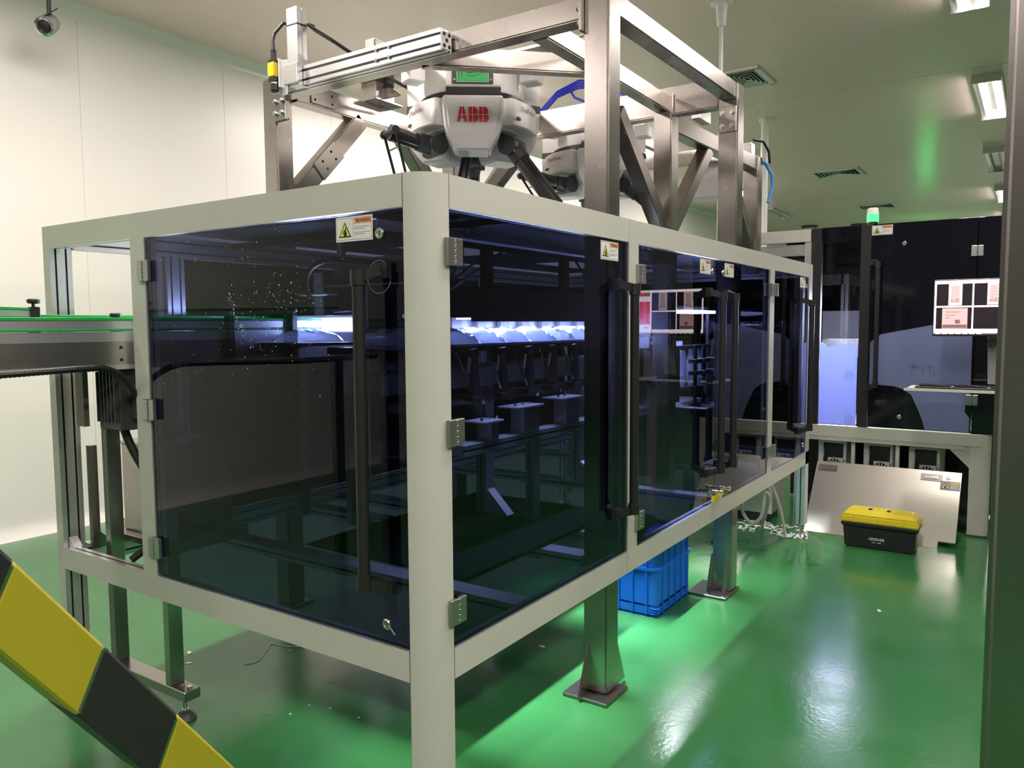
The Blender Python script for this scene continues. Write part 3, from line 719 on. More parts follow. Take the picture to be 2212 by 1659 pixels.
# ------------------------------------------------------------------ delta robots
def robot(cx, cy, zb, rot, label, red, tcp, arms):
    """zb = height of the black band; rot = direction of the logo lobe"""
    r = root('delta_robot', label, 'robot', (cx, cy, zb), 'white delta robots')
    O = Vector((cx, cy, zb))
    def pol(rad, ang, z): return O+Vector((rad*cos(ang), rad*sin(ang), z))
    # upper housing: three flat lobes joined by a rounder body
    def ring_r(t):
        d = ((t-rot+pi/3) % (2*pi/3))-pi/3           # angle from nearest lobe centre
        lob = 0.335/max(cos(d), 0.01) if abs(d) < R(27) else 0
        return min(max(lob, 0.285), 0.375)
    N = 72
    def shell(levels):
        mb = MB(); V = []
        for (z, k) in levels:
            V += [pol(ring_r(2*pi*i/N)*k, 2*pi*i/N, z) for i in range(N)]
        F = [(l*N+i, l*N+(i+1)%N, (l+1)*N+(i+1)%N, (l+1)*N+i) for l in range(len(levels)-1) for i in range(N)]
        F += [tuple(range(N-1,-1,-1)), tuple(range((len(levels)-1)*N, len(levels)*N))]
        return mb.add(V, F)
    build('upper_housing', shell([(0.022, 0.985), (0.03, 1.0), (0.20, 1.0), (0.235, 0.97), (0.25, 0.90)]), M['rwhite'], r, smooth=True, ang=30)
    build('seal_band', shell([(-0.018, 1.012), (0.020, 1.012)]), M['black'], r, smooth=True, ang=30)
    build('lower_housing', shell([(-0.16, 0.90), (-0.12, 0.985), (-0.02, 1.0)]), M['rwhite'], r, smooth=True, ang=30)
    for k in range(3):
        an = rot+2*pi*k/3
        rd = Vector((cos(an), sin(an), 0)); tg = Vector((-sin(an), cos(an), 0))
        # motor cover lobe: tapered, chamfered
        secs = [(-0.020, 0.163, 0.345, 0.10), (-0.17, 0.150, 0.338, 0.10), (-0.215, 0.132, 0.325, 0.10), (-0.285, 0.090, 0.285, 0.10)]
        mb = MB(); V = []
        for z, hw, ro, ri in secs:
            c = 0.018
            V += [O+rd*ri-tg*hw+Vector((0,0,z)), O+rd*(ro-c)-tg*hw+Vector((0,0,z)), O+rd*ro-tg*(hw-c)+Vector((0,0,z)),
                  O+rd*ro+tg*(hw-c)+Vector((0,0,z)), O+rd*(ro-c)+tg*hw+Vector((0,0,z)), O+rd*ri+tg*hw+Vector((0,0,z))]
        F = [(l*6+i, l*6+(i+1)%6, (l+1)*6+(i+1)%6, (l+1)*6+i) for l in range(3) for i in range(6)] + [(5,4,3,2,1,0), (18,19,20,21,22,23)]
        lobe = build('motor_cover', mb.add(V, F), M['rwhite'], r, bevel=0.010, seg=2, smooth=True, ang=40)
        nm = MB().text('132'[k] if True else '', O+rd*0.310-tg*0.02+Vector((0,0,-0.265)), tg, Vector((0,0,1))*0.9+rd*0.4, 0.045, 0)
        if k: build('axis_number', nm, M['lblack'], lobe)
        if k == 0:
            # logo with its white dividing lines
            u = tg; v = Vector((0,0,1)); o = O+rd*0.3458+Vector((0,0,-0.155))
            lg = MB()
            LA_ = [(0,0),(.017,0),(.0205,.014),(.0345,.014),(.038,0),(.055,0),(.037,.074),(.018,.074)]
            LB_ = [(0,0),(.034,0),(.044,.005),(.049,.015),(.048,.027),(.041,.037),(.045,.046),(.045,.059),(.039,.069),(.030,.074),(0,.074)]
            for off, pl, vx_ in ((-0.083, LA_, 0.0275), (-0.022, LB_, 0.019), (0.032, LB_, 0.019)):
                lg.prism(pl, o+u*off, u, v, rd, 0.0008)
                lg.obox(o+rd*0.001+u*(off+vx_)+v*0.037, u, v, rd, 0.0011, 0.038, 0.0004, 1)
            lg.obox(o+rd*0.001+v*0.034, u, v, rd, 0.088, 0.0011, 0.0004, 1)
            # tilt with the face
            build('logo', lg, [M['red'], M['rwhite']], lobe, label='red block-letter logo')
            gp = build('green_plate', MB().obox(O+rd*0.338+Vector((0,0,0.085)), u, v, rd, 0.105, 0.048, 0.004, 0)
                       .obox(O+rd*0.3425+Vector((0,0,0.085)), u, v, rd, 0.082, 0.042, 0.001, 2).obox(O+rd*0.3430+Vector((0,0,0.085)), u, v, rd, 0.080, 0.040, 0.001, 1)
                       .tube([O+rd*0.3445+u*x+v*(0.085+z) for x, z in ((-0.03,-0.01),(0.0,-0.014),(0.03,-0.006),(0.05,0.004),(0.02,0.012),(-0.01,0.0),(-0.03,0.004))], 0.0012, 5, 3)
                       .tube([O+rd*0.3445+u*x+v*(0.085+z) for x, z in ((-0.07,-0.02),(-0.07,0.012),(-0.055,0.012),(-0.055,-0.02))], 0.0012, 5, 3),
                       [M['dgrey'], M['green'], M['lwhite'], M['lblack']], r, bevel=0)
            for s in (-1, 1): build('screw', MB().cyl(O+rd*0.342+u*s*0.093+v*0.055, O+rd*0.345+u*s*0.093+v*0.055, 0.006, 8), M['bolt'], gp)
    for k, (drop, alen) in enumerate(arms):
        an = rot+pi/3+2*pi*k/3
        rd = Vector((cos(an), sin(an), 0)); tg = Vector((-sin(an), cos(an), 0)); z = Vector((0,0,1))
        # shoulder cover with the lettering
        sh = MB(); pts = []
        for i in range(9):
            t = -1+2*i/8
            pts.append((t*0.155, 0.315+0.028*(1-t*t)))
        poly = [(-0.155, 0.12)] + pts + [(0.155, 0.12)]
        sh.prism(poly, O+z*(-0.155), tg, rd, z, 0.137)
        s_ = build('shoulder_cover', sh, M['rwhite'], r, bevel=0.006, smooth=True, ang=40)
        tb = MB()
        for side in (-1,):
            o = O+rd*0.3445+z*(-0.072)+tg*0.0
            tb.text('FlexPicker', o+rd*0.0005, tg, z, 0.034, 0, width=0.145, center=True, bold=0.006 if red else 0)
        tb.obox(O+rd*0.342+z*(-0.058)-tg*0.083, tg, z, rd, 0.0008, 0.022, 0.0004, 0)
        build('lettering', tb, M['red'] if red else M['lblack'], s_)
        build('air_port', MB().obox(O+rd*0.337-tg*0.10+z*(-0.115), tg, z, rd, 0.018, 0.008, 0.004), M['dgrey'], s_, bevel=0.003)
        # upper arm
        hub = O+rd*0.245+z*(-0.235)
        ad = (rd*cos(drop)-z*sin(drop)).normalized()
        up = build('upper_arm', MB().cyl(hub-tg*0.07, hub+tg*0.07, 0.052, 18, 0).cyl(hub+ad*0.02, hub+ad*0.10, 0.052, 16, 0, 0.048)
                   .cyl(hub+ad*0.08, hub+ad*alen, 0.043, 18, 1), [M['dgrey'], M['carbon']], r, smooth=True, ang=40)
        for s in (-1, 1): build('arm_bolt', MB().cyl(hub+tg*s*0.055+z*(-0.03)+rd*0.03, hub+tg*s*0.055+z*(-0.03)+rd*0.046, 0.010, 8), M['bolt'], up)
        el = hub+ad*alen
        build('elbow', MB().cyl(el-tg*0.07, el+tg*0.07, 0.014, 10).cyl(el-tg*0.078, el-tg*0.06, 0.022, 12).cyl(el+tg*0.06, el+tg*0.078, 0.022, 12), M['dgrey'], up, smooth=True)
        tp = Vector(tcp)+rd*0.05
        for s in (-1, 1):
            build('forearm_rod', MB().cyl(el+tg*s*0.07, tp+tg*s*0.05, 0.0075, 10), M['carbon'], up, smooth=True)
        build('spring_bar', MB().cyl(el.lerp(tp, 0.1)-tg*0.07, el.lerp(tp, 0.1)+tg*0.07, 0.004, 8), M['bolt'], up)
        # side mounting foot
        f = O+rd*0.30+z*0.12
        build('mounting_foot', MB().obox(f+rd*0.06, tg, z, rd, 0.05, 0.04, 0.05), M['rwhite'], r, bevel=0.008)
    build('centre_shaft', MB().cyl(O+z*(-0.12), Vector(tcp)+z*0.02, 0.028, 14), M['carbon'], r, smooth=True)
    build('under_plate', MB().cyl(O+z*(-0.19), O+z*(-0.15), 0.20, 24), M['dgrey'], r, smooth=True)
    build('tool_platform', MB().cyl(Vector(tcp)-Vector((0,0,0.012)), Vector(tcp)+Vector((0,0,0.012)), 0.065, 18).cyl(Vector(tcp)-Vector((0,0,0.11)), Vector(tcp), 0.022, 12), M['dgrey'], r, smooth=True)
    return r
robot(1.945, 1.30, 2.742, R(217), 'white three-armed delta robot with black lettering behind the steel front post', False, (1.74, 1.40, 1.74), [(R(52), 0.42), (R(20), 0.36), (R(-10), 0.26)])
robot(3.40, 1.316, 2.742, R(217), 'white three-armed delta robot with red lettering deeper inside the steel frame', True, (3.35, 1.2, 1.78), [(R(40), 0.36), (R(30), 0.36), (R(-8), 0.34)])
# blue air hoses behind the front robot
h = root('air_hose_bundle', 'bundle of dark blue air hoses draped behind the robots', 'hoses', (2.9, 1.2, 3.0))
for k in range(4):
    dz = 0.012*k
    build('hose', MB().tube([(2.95, 1.50, 2.93+dz), (2.90, 1.32, 3.03+dz), (2.88, 1.15, 3.055+dz*1.3), (2.88, 0.95, 3.03+dz), (2.9, 0.80, 2.94+dz)], 0.007, 8), M['bluehose'], h, smooth=True)
build('hose', MB().tube([(2.9, 1.22, 3.05), (2.88, 1.18, 3.0), (2.88, 1.08, 2.95), (2.9, 1.0, 2.91)], 0.008, 8), M['bluehose'], h, smooth=True)
thing('control_box', MB().box(4.207, 0.60, 2.50, 4.40, 0.92, 2.79), M['white'], 'white electrical box bolted to the rear cross beam of the frame', 'control box', (4.3, 0.76, 2.50), bevel=0.01)
thing('box_cable', MB().tube([(4.206, 0.80, 2.70), (4.10, 0.80, 2.70), (4.0, 0.84, 2.72)], 0.012, 8), M['bluehose'], 'short blue cable plugged into the white electrical box', 'cable', (4.1, 0.8, 2.7), smooth=True)
thing('hanging_hose', MB().tube([(4.22, 0.40, 2.74), (4.30, 0.37, 2.72), (4.36, 0.34, 2.64), (4.37, 0.34, 2.55), (4.34, 0.36, 2.44)], 0.012, 8), M['lbluehose'], 'light blue hose curving down beside the rear steel post', 'hose', (4.22, 0.4, 2.44), smooth=True)
thing('black_hose', MB().tube([(4.10, 0.40, 2.86), (4.2, 0.36, 2.86), (4.27, 0.34, 2.80), (4.30, 0.34, 2.72)], 0.010, 8), M['cable'], 'short black hose arching over the rear steel post', 'hose', (4.1, 0.4, 2.7), smooth=True)
# ------------------------------------------------------------------ infeed conveyor
cv = root('infeed_conveyor', 'stainless belt conveyor with green guide rails entering the open bay', 'conveyor', (0.13, 1.62, 0))
ya, yb, zt2 = 1.445, 1.83, 1.515
xa, xb = -1.6, 1.35
for y, s in ((ya, -1), (yb, 1)):
    build('side_frame', MB().box(xa, y-0.004, 1.41, xb, y+0.004, 1.50).box(xa, y-0.004, 1.50, xb, y-0.004+s*-0.03, 1.505)
          .box(xa, y-0.004, 1.41, xb, y-0.004+s*-0.03, 1.405), M['steel2'], cv, bevel=0.0015)
build('skirt_strip', MB().box(xa, ya-0.006, 1.497, xb, ya-0.002, 1.533), M['alu'], cv)
build('skirt_strip', MB().box(xa, ya-0.008, 1.395, 0.2, ya-0.004, 1.412), M['alu'], cv)
for x in (-0.035,):
    for z in (1.43, 1.475): build('bolt_hole', MB().cyl((x, ya-0.0045, z), (x, ya-0.006, z), 0.006, 10), M['hole'], cv)
build('belt', MB().box(xa, ya+0.006, 1.49, xb, yb-0.006, 1.512).cyl((xb, ya+0.01, 1.475), (xb, yb-0.01, 1.475), 0.03, 16), M['gbelt'], cv)
def guide(y, z):
    g_ = build('guide_rail', MB().box(xa, y-0.006, z-0.018, 0.95, y+0.006, z+0.018), M['alu'], cv, bevel=0.002)
    build('guide_strip', MB().box(xa, y-0.009, z+0.012, 0.95, y+0.009, z+0.024).box(xa, y-0.009, z-0.026, 0.95, y+0.009, z-0.016), M['gbelt'], g_, bevel=0.002)
guide(ya-0.002, 1.560); guide(yb, 1.575)
# angled entry guide on the far side and its clamps
gr_ = build('guide_rail', MB().beam((-1.2, 1.62, 1.625), (-0.22, 1.70, 1.60), 0.010, 0.026), M['alu'], cv, bevel=0.002)
build('guide_strip', MB().beam((-1.2, 1.62, 1.642), (-0.22, 1.70, 1.617), 0.016, 0.008).beam((-1.2, 1.62, 1.608), (-0.22, 1.70, 1.583), 0.016, 0.008), M['gbelt'], gr_)
def clamp(x, y, z0, z1):
    c = build('guide_clamp', MB().box(x-0.016, y-0.016, z0, x+0.016, y+0.016, z1), M['black'], cv, bevel=0.003)
    build('clamp_knob', MB().cyl((x, y, z1), (x, y, z1+0.012), 0.007, 8).lathe([(0.016, 0.012), (0.022, 0.016), (0.022, 0.026), (0.014, 0.030)], (x, y, z1), 12), M['black'], c, smooth=True)
clamp(-0.21, 1.70, 1.512, 1.625); clamp(0.05, 1.62, 1.512, 1.575); clamp(0.42, ya-0.02, 1.40, 1.60); clamp(0.75, ya-0.02, 1.40, 1.60)
# H-shaped support
for y in (1.455, 1.85): build('leg', MB().box(0.105, y-0.02, 0.135, 0.165, y+0.02, 1.41), M['steel'], cv, bevel=0.003)
fb = build('foot_bar', MB().box(0.10, 1.34, 0.095, 0.17, 1.97, 0.135), M['steel'], cv, bevel=0.003)
for y in (1.36, 1.41, 1.94): build('bolt', MB().cyl((0.135, y, 0.135), (0.135, y, 0.146), 0.011, 6), M['bolt'], fb)
for y in (1.395, 1.93):
    f = build('levelling_foot', MB().lathe([(0.042, 0), (0.042, 0.008), (0.026, 0.028), (0.014, 0.034)], (0.135, y, 0), 20), M['dgrey'], cv, smooth=True)
    build('stud', MB().cyl((0.135, y, 0.034), (0.135, y, 0.096), 0.008, 10).cyl((0.135, y, 0.036), (0.135, y, 0.044), 0.013, 6), M['bolt'], f)
for y in (1.455, 1.82): build('leg', MB().box(1.10, y-0.02, 0.56, 1.16, y+0.02, 1.41), M['steel'], cv, bevel=0.003)
for y in (1.455, 1.82): build('leg', MB().box(-1.4, y-0.02, 0.0, -1.34, y+0.02, 1.41), M['steel'], cv, bevel=0.003)
# drive motor below the belt
mo = build('motor_guard', MB().box(-0.065, 1.665, 1.17, -0.045, 1.72, 1.40), M['brown'], cv)
build('motor_guard', MB().box(0.13, 1.69, 1.15, 0.30, 1.83, 1.40), M['black'], cv, bevel=0.004)
mt = build('drive_motor', MB().box(-0.02, 1.49, 1.16, 0.14, 1.64, 1.39).box(0.02, 1.46, 1.20, 0.10, 1.49, 1.30), M['dgrey'], cv, bevel=0.004)
for k in range(6): build('cooling_fin', MB().box(-0.036, 1.50+0.024*k, 1.19, -0.02, 1.506+0.024*k, 1.38), M['dgrey'], mt)
# black corrugated cable hanging below the conveyor
pts = [(-1.2, 1.36, 1.40), (-0.75, 1.36, 1.395), (-0.45, 1.36, 1.402), (-0.2, 1.36, 1.408), (-0.12, 1.38, 1.40), (-0.05, 1.40, 1.36), (0.02, 1.43, 1.27), (0.04, 1.46, 1.22)]
def smoothpts(p, n=6):
    p = [Vector(q) for q in p]; out = []
    for i in range(len(p)-1):
        p0, p1, p2, p3 = p[max(i-1,0)], p[i], p[i+1], p[min(i+2,len(p)-1)]
        for k in range(n):
            t = k/n
            out.append(0.5*((2*p1)+(p2-p0)*t+(2*p0-5*p1+4*p2-p3)*t*t+(3*p1-p0-3*p2+p3)*t**3))
    return out+[p[-1]]
def corrug(mb, pts, r, pitch=0.006, n=10):
    sp = smoothpts(pts, 10); mb.tube(sp, r*0.9, n)
    acc = 0; last = sp[0]
    for i in range(1, len(sp)):
        d = (sp[i]-last).length; k = 0.0
        steps = max(int(d/pitch), 1)
        for q in range(steps):
            c = last.lerp(sp[i], q/steps); ax = (sp[i]-last).normalized()
            mb.cyl(c, c+ax*pitch*0.5, r, n)
        last = sp[i]
    return mb
thing('conveyor_cable', corrug(MB(), pts, 0.012, 0.010, 8), M['cable'], 'black corrugated cable sagging along the conveyor side to the motor', 'cable', (-0.4, 1.36, 1.40), smooth=True)
c2 = root('motor_cable', 'thick black motor cable with blue sleeve dropping to a steel box', 'cable', (0.0, 1.5, 0.6))
build('cable', MB().tube(smoothpts([(0.03, 1.58, 1.20), (0.05, 1.56, 1.10), (0.09, 1.52, 0.98), (0.14, 1.47, 0.85), (0.22, 1.43, 0.75)]), 0.016, 10), M['cable'], c2, smooth=True)
build('sleeve', MB().tube([(0.125, 1.485, 0.885), (0.145, 1.465, 0.84)], 0.0185, 10), M['lbluehose'], c2, smooth=True)
build('cable', MB().tube(smoothpts([(0.30, 1.40, 0.74), (0.20, 1.52, 0.72), (0.12, 1.56, 0.68), (0.06, 1.60, 0.63)]), 0.015, 10), M['cable'], c2, smooth=True)
# steel tank and stand below the conveyor
st = root('steel_box', 'stainless box on an angle stand beneath the conveyor', 'steel box', (0.35, 1.82, 0.63))
build('box', MB().box(0.25, 1.62, 0.66, 0.55, 1.98, 1.04), M['steel'], st, bevel=0.004)
build('lid', MB().box(0.24, 1.61, 1.04, 0.56, 1.99, 1.055), M['steel'], st, bevel=0.003)
build('stand', MB().box(0.20, 1.58, 0.608, 0.60, 1.62, 0.66).box(0.20, 1.94, 0.608, 0.60, 1.985, 0.66).box(0.20, 1.62, 0.63, 0.24, 1.94, 0.66), M['steel'], st, bevel=0.002)
build('stand_upright', MB().box(0.10, 1.955, 0.608, 0.13, 1.985, 1.05).prism([(0,0),(0.07,0),(0,0.07)], (0.13, 1.965, 0.608), (1,0,0), (0,0,1), (0,1,0), 0.012), M['steeld'], st)

# ------------------------------------------------------------------ pouch line inside the enclosure
ln = root('pouch_line', 'pouch transport line with black hood lit inside the tinted enclosure', 'transport line', (2.0, 1.0, 0.6))
build('bed', MB().box(0.72, 0.84, 1.425, 3.15, 1.18, 1.458), M['black'], ln, bevel=0.004)
build('edge_strip', MB().box(0.72, 0.832, 1.45, 3.15, 0.84, 1.462), M['alu'], ln)
build('side_beam', profile((0.8, 0.90, 1.30), (3.1, 0.90, 1.30), (0,-1,0), 0.09, 0.045, False), PM, ln)
build('side_beam', profile((0.8, 1.12, 1.30), (3.1, 1.12, 1.30), (0,-1,0), 0.09, 0.045, False), PM, ln)
build('lower_beam', MB().box(0.8, 0.84, 1.18, 3.1, 0.90, 1.225), M['steeld'], ln, bevel=0.003)
for k in range(9):
    x = 1.02+0.235*k
    b = build('gripper_bracket', MB().beam((x, 0.80, 1.44), (x+0.02, 0.80, 1.225), 0.028, 0.05).box(x-0.03, 0.775, 1.20, x+0.05, 0.825, 1.225).box(x-0.025, 0.78, 1.405, x+0.03, 0.83, 1.43), M['black'], ln, bevel=0.003)
    build('link_rod', MB().cyl((x-0.13, 0.795, 1.425), (x-0.02, 0.795, 1.245), 0.006, 8), M['bolt'], b)
    build('link_rod', MB().cyl((x-0.035, 0.79, 1.40), (x-0.05, 0.79, 1.33), 0.010, 8), M['bolt'], b)
    for zz in (1.195, 1.235): build('pin', MB().cyl((x+0.02, 0.77, zz), (x+0.02, 0.755, zz), 0.010, 8), M['bolt'], b)
for x in (1.58, 2.55):
    for y in (0.94,):
        build('stand_profile', profile((x, y, 0.60), (x, y, 1.255), (0,-1,0), 0.075, 0.06, False), PM, ln)
        build('corner_bracket', MB().prism([(0,0),(0.12,0),(0,0.12)], (x-0.03, y-0.005, 0.60), (0,-1,0), (0,0,1), (1,0,0), 0.06), M['alu'], ln)
        build('corner_bracket', MB().prism([(0,0),(0.10,0),(0,-0.10)], (x-0.045, y+0.01, 1.18), (-1,0,0), (0,0,1), (0,1,0), 0.04), M['alu'], ln)
build('light_blocker', MB().box(0.68, 0.40, 0.586, 1.95, 1.30, 0.592).box(0.68, 0.40, 0.592, 1.95, 0.406, 0.604), M['blocker'], ln)  # added dark plate, keeps the work light off the floor below
# row of actuator boxes on a low profile
pr = build('actuator_rail', profile((0.95, 0.66, 1.00), (3.1, 0.66, 1.00), (0,0,-1), 0.085, 0.045, False), PM, ln)
build('rail_stand', profile((1.58, 0.66, 0.60), (1.58, 0.66, 1.0), (0,-1,0), 0.06, 0.045, False), PM, ln)
build('rail_stand', profile((2.62, 0.66, 0.60), (2.62, 0.66, 1.0), (0,-1,0), 0.06, 0.045, False), PM, ln)
for k, (x, w_, h_) in enumerate(((1.17, 0.075, 0.08), (1.47, 0.15, 0.12), (1.86, 0.15, 0.13), (2.3, 0.15, 0.13))):
    b = build('actuator_box', MB().box(x-w_/2+0.02, 0.62, 1.045, x+w_/2, 0.70, 1.045+h_), M['alu'], ln, bevel=0.003)
    build('top_plate', MB().box(x-w_/2-0.06, 0.60, 1.045+h_, x+w_/2+0.01, 0.72, 1.053+h_), M['alu'], b, bevel=0.001)
    for q in range(3): build('screw', MB().cyl((x-w_/2-0.03+q*0.06, 0.64, 1.053+h_), (x-w_/2-0.03+q*0.06, 0.64, 1.066+h_), 0.007, 8), M['bolt'], b)
# light hood above the pouches
hd = build('light_hood', MB().prism([(0,0),(0.14,0),(0.14,0.10),(0.05,0.15),(0,0.15)], (1.42, 0.93, 1.585), (0,1,0), (0,0,1), (1,0,0), 1.75), M['blackm'], ln, bevel=0.003)
build('hood_bracket', MB().box(1.62, 0.98, 1.735, 1.68, 1.02, 1.93).box(2.4, 0.98, 1.735, 2.46, 1.02, 1.93), M['blackm'], ln)
build('hood_beam', MB().box(0.7, 0.98, 1.93, 3.3, 1.02, 1.97), M['blackm'], ln)
build('hood_lip', MB().box(1.42, 0.925, 1.566, 3.17, 0.931, 1.60), M['blackm'], ln)
build('led_strip', MB().box(1.45, 0.955, 1.577, 3.12, 1.045, 1.5845), M['led'], ln)
build('rear_plate', MB().box(1.35, 1.20, 1.46, 3.15, 1.206, 1.60), M['alu'], ln)
for k in range(8):
    x = 1.40+0.22*k
    c = build('suction_cup', MB().box(x-0.045, 1.168, 1.53, x+0.045, 1.199, 1.59).cyl((x, 1.183, 1.50), (x, 1.183, 1.53), 0.013, 12).box(x-0.035, 1.172, 1.495, x+0.035, 1.195, 1.51), M['white'], ln, bevel=0.004)
# infeed end: backlight, deflector hood and sensor
bl = root('backlight_panel', 'bright white backlight panel glowing over the belt inside the enclosure', 'light panel', (0.78, 1.46, 1.512))
build('housing', MB().box(0.93, 1.22, 1.514, 0.96, 1.66, 1.60), M['white'], bl, bevel=0.003)
build('light_face', MB().box(0.926, 1.23, 1.525, 0.9295, 1.60, 1.585), M['led'], bl)
build('support', MB().box(0.962, 1.46, 1.514, 0.974, 1.52, 1.80).box(0.90, 1.36, 1.69, 0.97, 1.56, 1.70), M['alu'], bl, bevel=0.002)
hh = root('stainless_hood', 'rounded stainless chute hood hanging inside the first tinted door', 'hood', (0.85, 0.95, 1.72))
pro = [(0.0, 0.0)] + [(0.13*sin(t), 0.13*(1-cos(t))) for t in [pi/2*k/6 for k in range(1, 7)]] + [(0.12, 0.13)] + [(0.12*sin(t), 0.008+0.122*(1-cos(t))) for t in [pi/2*k/6 for k in range(5, -1, -1)]]
build('shell', MB().prism(pro, (0.76, 0.62, 1.715), (1,0,0), (0,0,1), (0,1,0), 0.66), M['steel'], hh, smooth=True)
build('hanger', MB().box(0.86, 0.66, 1.84, 0.885, 0.69, 1.93).box(0.86, 1.22, 1.84, 0.885, 1.25, 1.93), M['steel'], hh)
build('cross_bar', MB().box(0.85, 0.05, 1.93, 0.89, 2.02, 1.955), M['dgrey'], hh)
thing('hood_cable', MB().tube(smoothpts([(0.80, 1.34, 1.62), (0.76, 1.34, 1.72), (0.74, 1.28, 1.80), (0.74, 1.16, 1.83), (0.75, 0.98, 1.815), (0.76, 0.75, 1.79)]), 0.012, 8), M['cable'], 'black hose arching over the stainless chute hood', 'hose', (0.76, 1.1, 1.7), smooth=True)
sn = root('photo_sensor', 'small photo sensor on a thin rod above the pouches', 'sensor', (0.9, 1.2, 1.6))
build('body', MB().box(0.80, 1.235, 1.595, 0.83, 1.275, 1.625), M['black'], sn, bevel=0.002)
build('rod', MB().cyl((0.815, 1.235, 1.61), (0.815, 1.10, 1.615), 0.004, 8).cyl((0.815, 1.10, 1.515), (0.815, 1.10, 1.65), 0.006, 8), M['bolt'], sn)
# pouches
def pouch(x, y, z, lx, ly, h, rz, lb, grp):
    n, m_ = 14, 9
    rnd = random.Random(int(x*1000+y*77))
    V = []; F = []
    for s in (0, 1):
        for i in range(n+1):
            for j in range(m_+1):
                u_, v_ = i/n*2-1, j/m_*2-1
                e = max(0, (1-abs(u_)**3))*max(0, (1-abs(v_)**3))
                hgt = h*(e**0.6)*(0.75+0.35*rnd.random())
                V.append((u_*lx/2*(1-0.05*abs(v_)), v_*ly/2*(1-0.05*abs(u_)), (hgt+0.004 if s else 0.001)))
    q = (n+1)*(m_+1)
    for i in range(n):
        for j in range(m_):
            k = i*(m_+1)+j
            F.append((k, k+1, k+m_+2, k+m_+1)); F.append((q+k, q+k+m_+1, q+k+m_+2, q+k+1))
    c, s_ = cos(rz), sin(rz)
    mb = MB().add([(x+a_*c-b_*s_, y+a_*s_+b_*c, z+d_) for a_, b_, d_ in V], F)
    return thing('clear_pouch', mb, M['pouch'], lb, 'pouch', (x, y, z), grp, smooth=True, ang=60)
for k in range(8):
    pouch(1.28+0.235*k, 1.0+0.01*((k*7)%3-1), 1.459, 0.235, 0.32, 0.072, 0.05*((k*5)%3-1), 'filled clear pouch lying in the row under the black hood', 'pouches under the hood')
pouch(0.98, 1.0, 1.459, 0.30, 0.32, 0.075, 0.1, 'plump clear pouch alone at the start of the pouch line', 'pouches under the hood')
pouch(0.62, 1.60, 1.514, 0.30, 0.24, 0.05, 0.1, 'clear pouch on the infeed belt in front of the backlight', 'pouches on the infeed belt')
pouch(0.72, 1.30, 1.459+0.02, 0.22, 0.30, 0.05, -0.1, 'clear pouch overhanging the belt edge beside the backlight', 'pouches on the infeed belt')
build('transfer_plate', MB().box(0.58, 1.15, 1.465, 0.90, 1.44, 1.478), M['black'], ln)
# interior lamps of the machine
def ilight(parent_name, loc, sx, sy, e, rot=(0,0,0), col=(0.85, 0.92, 1.0)):
    ld = bpy.data.lights.new('machine_light', 'AREA'); ld.shape = 'RECTANGLE'; ld.size = sx; ld.size_y = sy; ld.energy = e; ld.color = col
    lo = bpy.data.objects.new('machine_light', ld); C.objects.link(lo)
    lo.parent = parent_name; lo.location = Vector(loc)-ORG[parent_name.name]; lo.rotation_euler = rot
    return lo
ilight(ln, (2.28, 1.0, 1.572), 1.66, 0.08, 60)
lb_ = build('work_light', MB().box(0.35, 0.52, 1.885, 3.1, 0.58, 1.91), M['alu'], ln, bevel=0.002)
build('light_hanger', MB().box(0.9, 0.54, 1.91, 0.94, 0.56, 1.972).box(2.7, 0.56, 1.91, 2.74, 0.58, 1.972), M['alu'], lb_)
wl_ = ilight(ln, (1.88, 0.55, 1.878), 2.35, 0.04, 50); wl_.data.spread = R(50)
ilight(bl, (0.92, 1.42, 1.555), 0.055, 0.36, 14, (0, R(90), 0))
# ------------------------------------------------------------------ hanging pouch station behind the double doors
cs = root('pouch_station', 'filling station with black posts and upright pouches behind the double doors', 'machine', (3.6, 0.7, 0.6))
build('table', MB().box(3.28, 0.42, 0.985, 4.0, 1.05, 1.0), M['alu'], cs, bevel=0.003)
build('table_base', MB().box(3.32, 0.50, 0.61, 3.9, 1.0, 0.985), M['dgrey'], cs, bevel=0.006)
for k, x in enumerate((3.40, 3.56, 3.74, 3.9)):
    p = build('clamp_post', MB().cyl((x, 0.55, 1.0), (x, 0.55, 1.40), 0.014, 10).cyl((x, 0.55, 1.0), (x, 0.55, 1.015), 0.045, 14), M['black'], cs, smooth=True)
    for z in (1.12, 1.22, 1.30): build('clamp', MB().box(x-0.05, 0.52, z-0.014, x+0.05, 0.58, z+0.014), M['black'], p, bevel=0.003)
build('white_panel', MB().box(3.3, 0.86, 1.05, 3.95, 0.87, 1.42), M['white'], cs)
build('column', MB().box(2.80, 0.60, 0.61, 2.93, 0.72, 1.75), M['steel'], cs, bevel=0.006)
build('top_light', MB().box(3.3, 0.58, 1.62, 3.95, 0.78, 1.64), M['led'], cs)
build('light_arm', MB().box(2.86, 0.65, 1.64, 3.9, 0.69, 1.67), M['steel'], cs)
ilight(cs, (3.62, 0.68, 1.612), 0.6, 0.18, 22)
for k, x in enumerate((3.46, 3.60, 3.72, 3.84)):
    mb = MB(); n = 8; V = []; F = []
    for i in range(n+1):
        t = i/n; w_ = 0.055*(0.75+0.25*sin(pi*t)); d_ = 0.022*sin(pi*min(t*1.15, 1))+0.003
        for j in range(10):
            an = 2*pi*j/10
            V.append((x+w_*cos(an), 0.66+d_*sin(an), 1.12+0.26*t))
    for i in range(n):
        for j in range(10): F.append((i*10+j, i*10+(j+1)%10, (i+1)*10+(j+1)%10, (i+1)*10+j))
    F += [tuple(range(9,-1,-1)), tuple(range(n*10, n*10+10))]
    build('upright_pouch', mb.add(V, F), M['pouch'], cs, smooth=True)
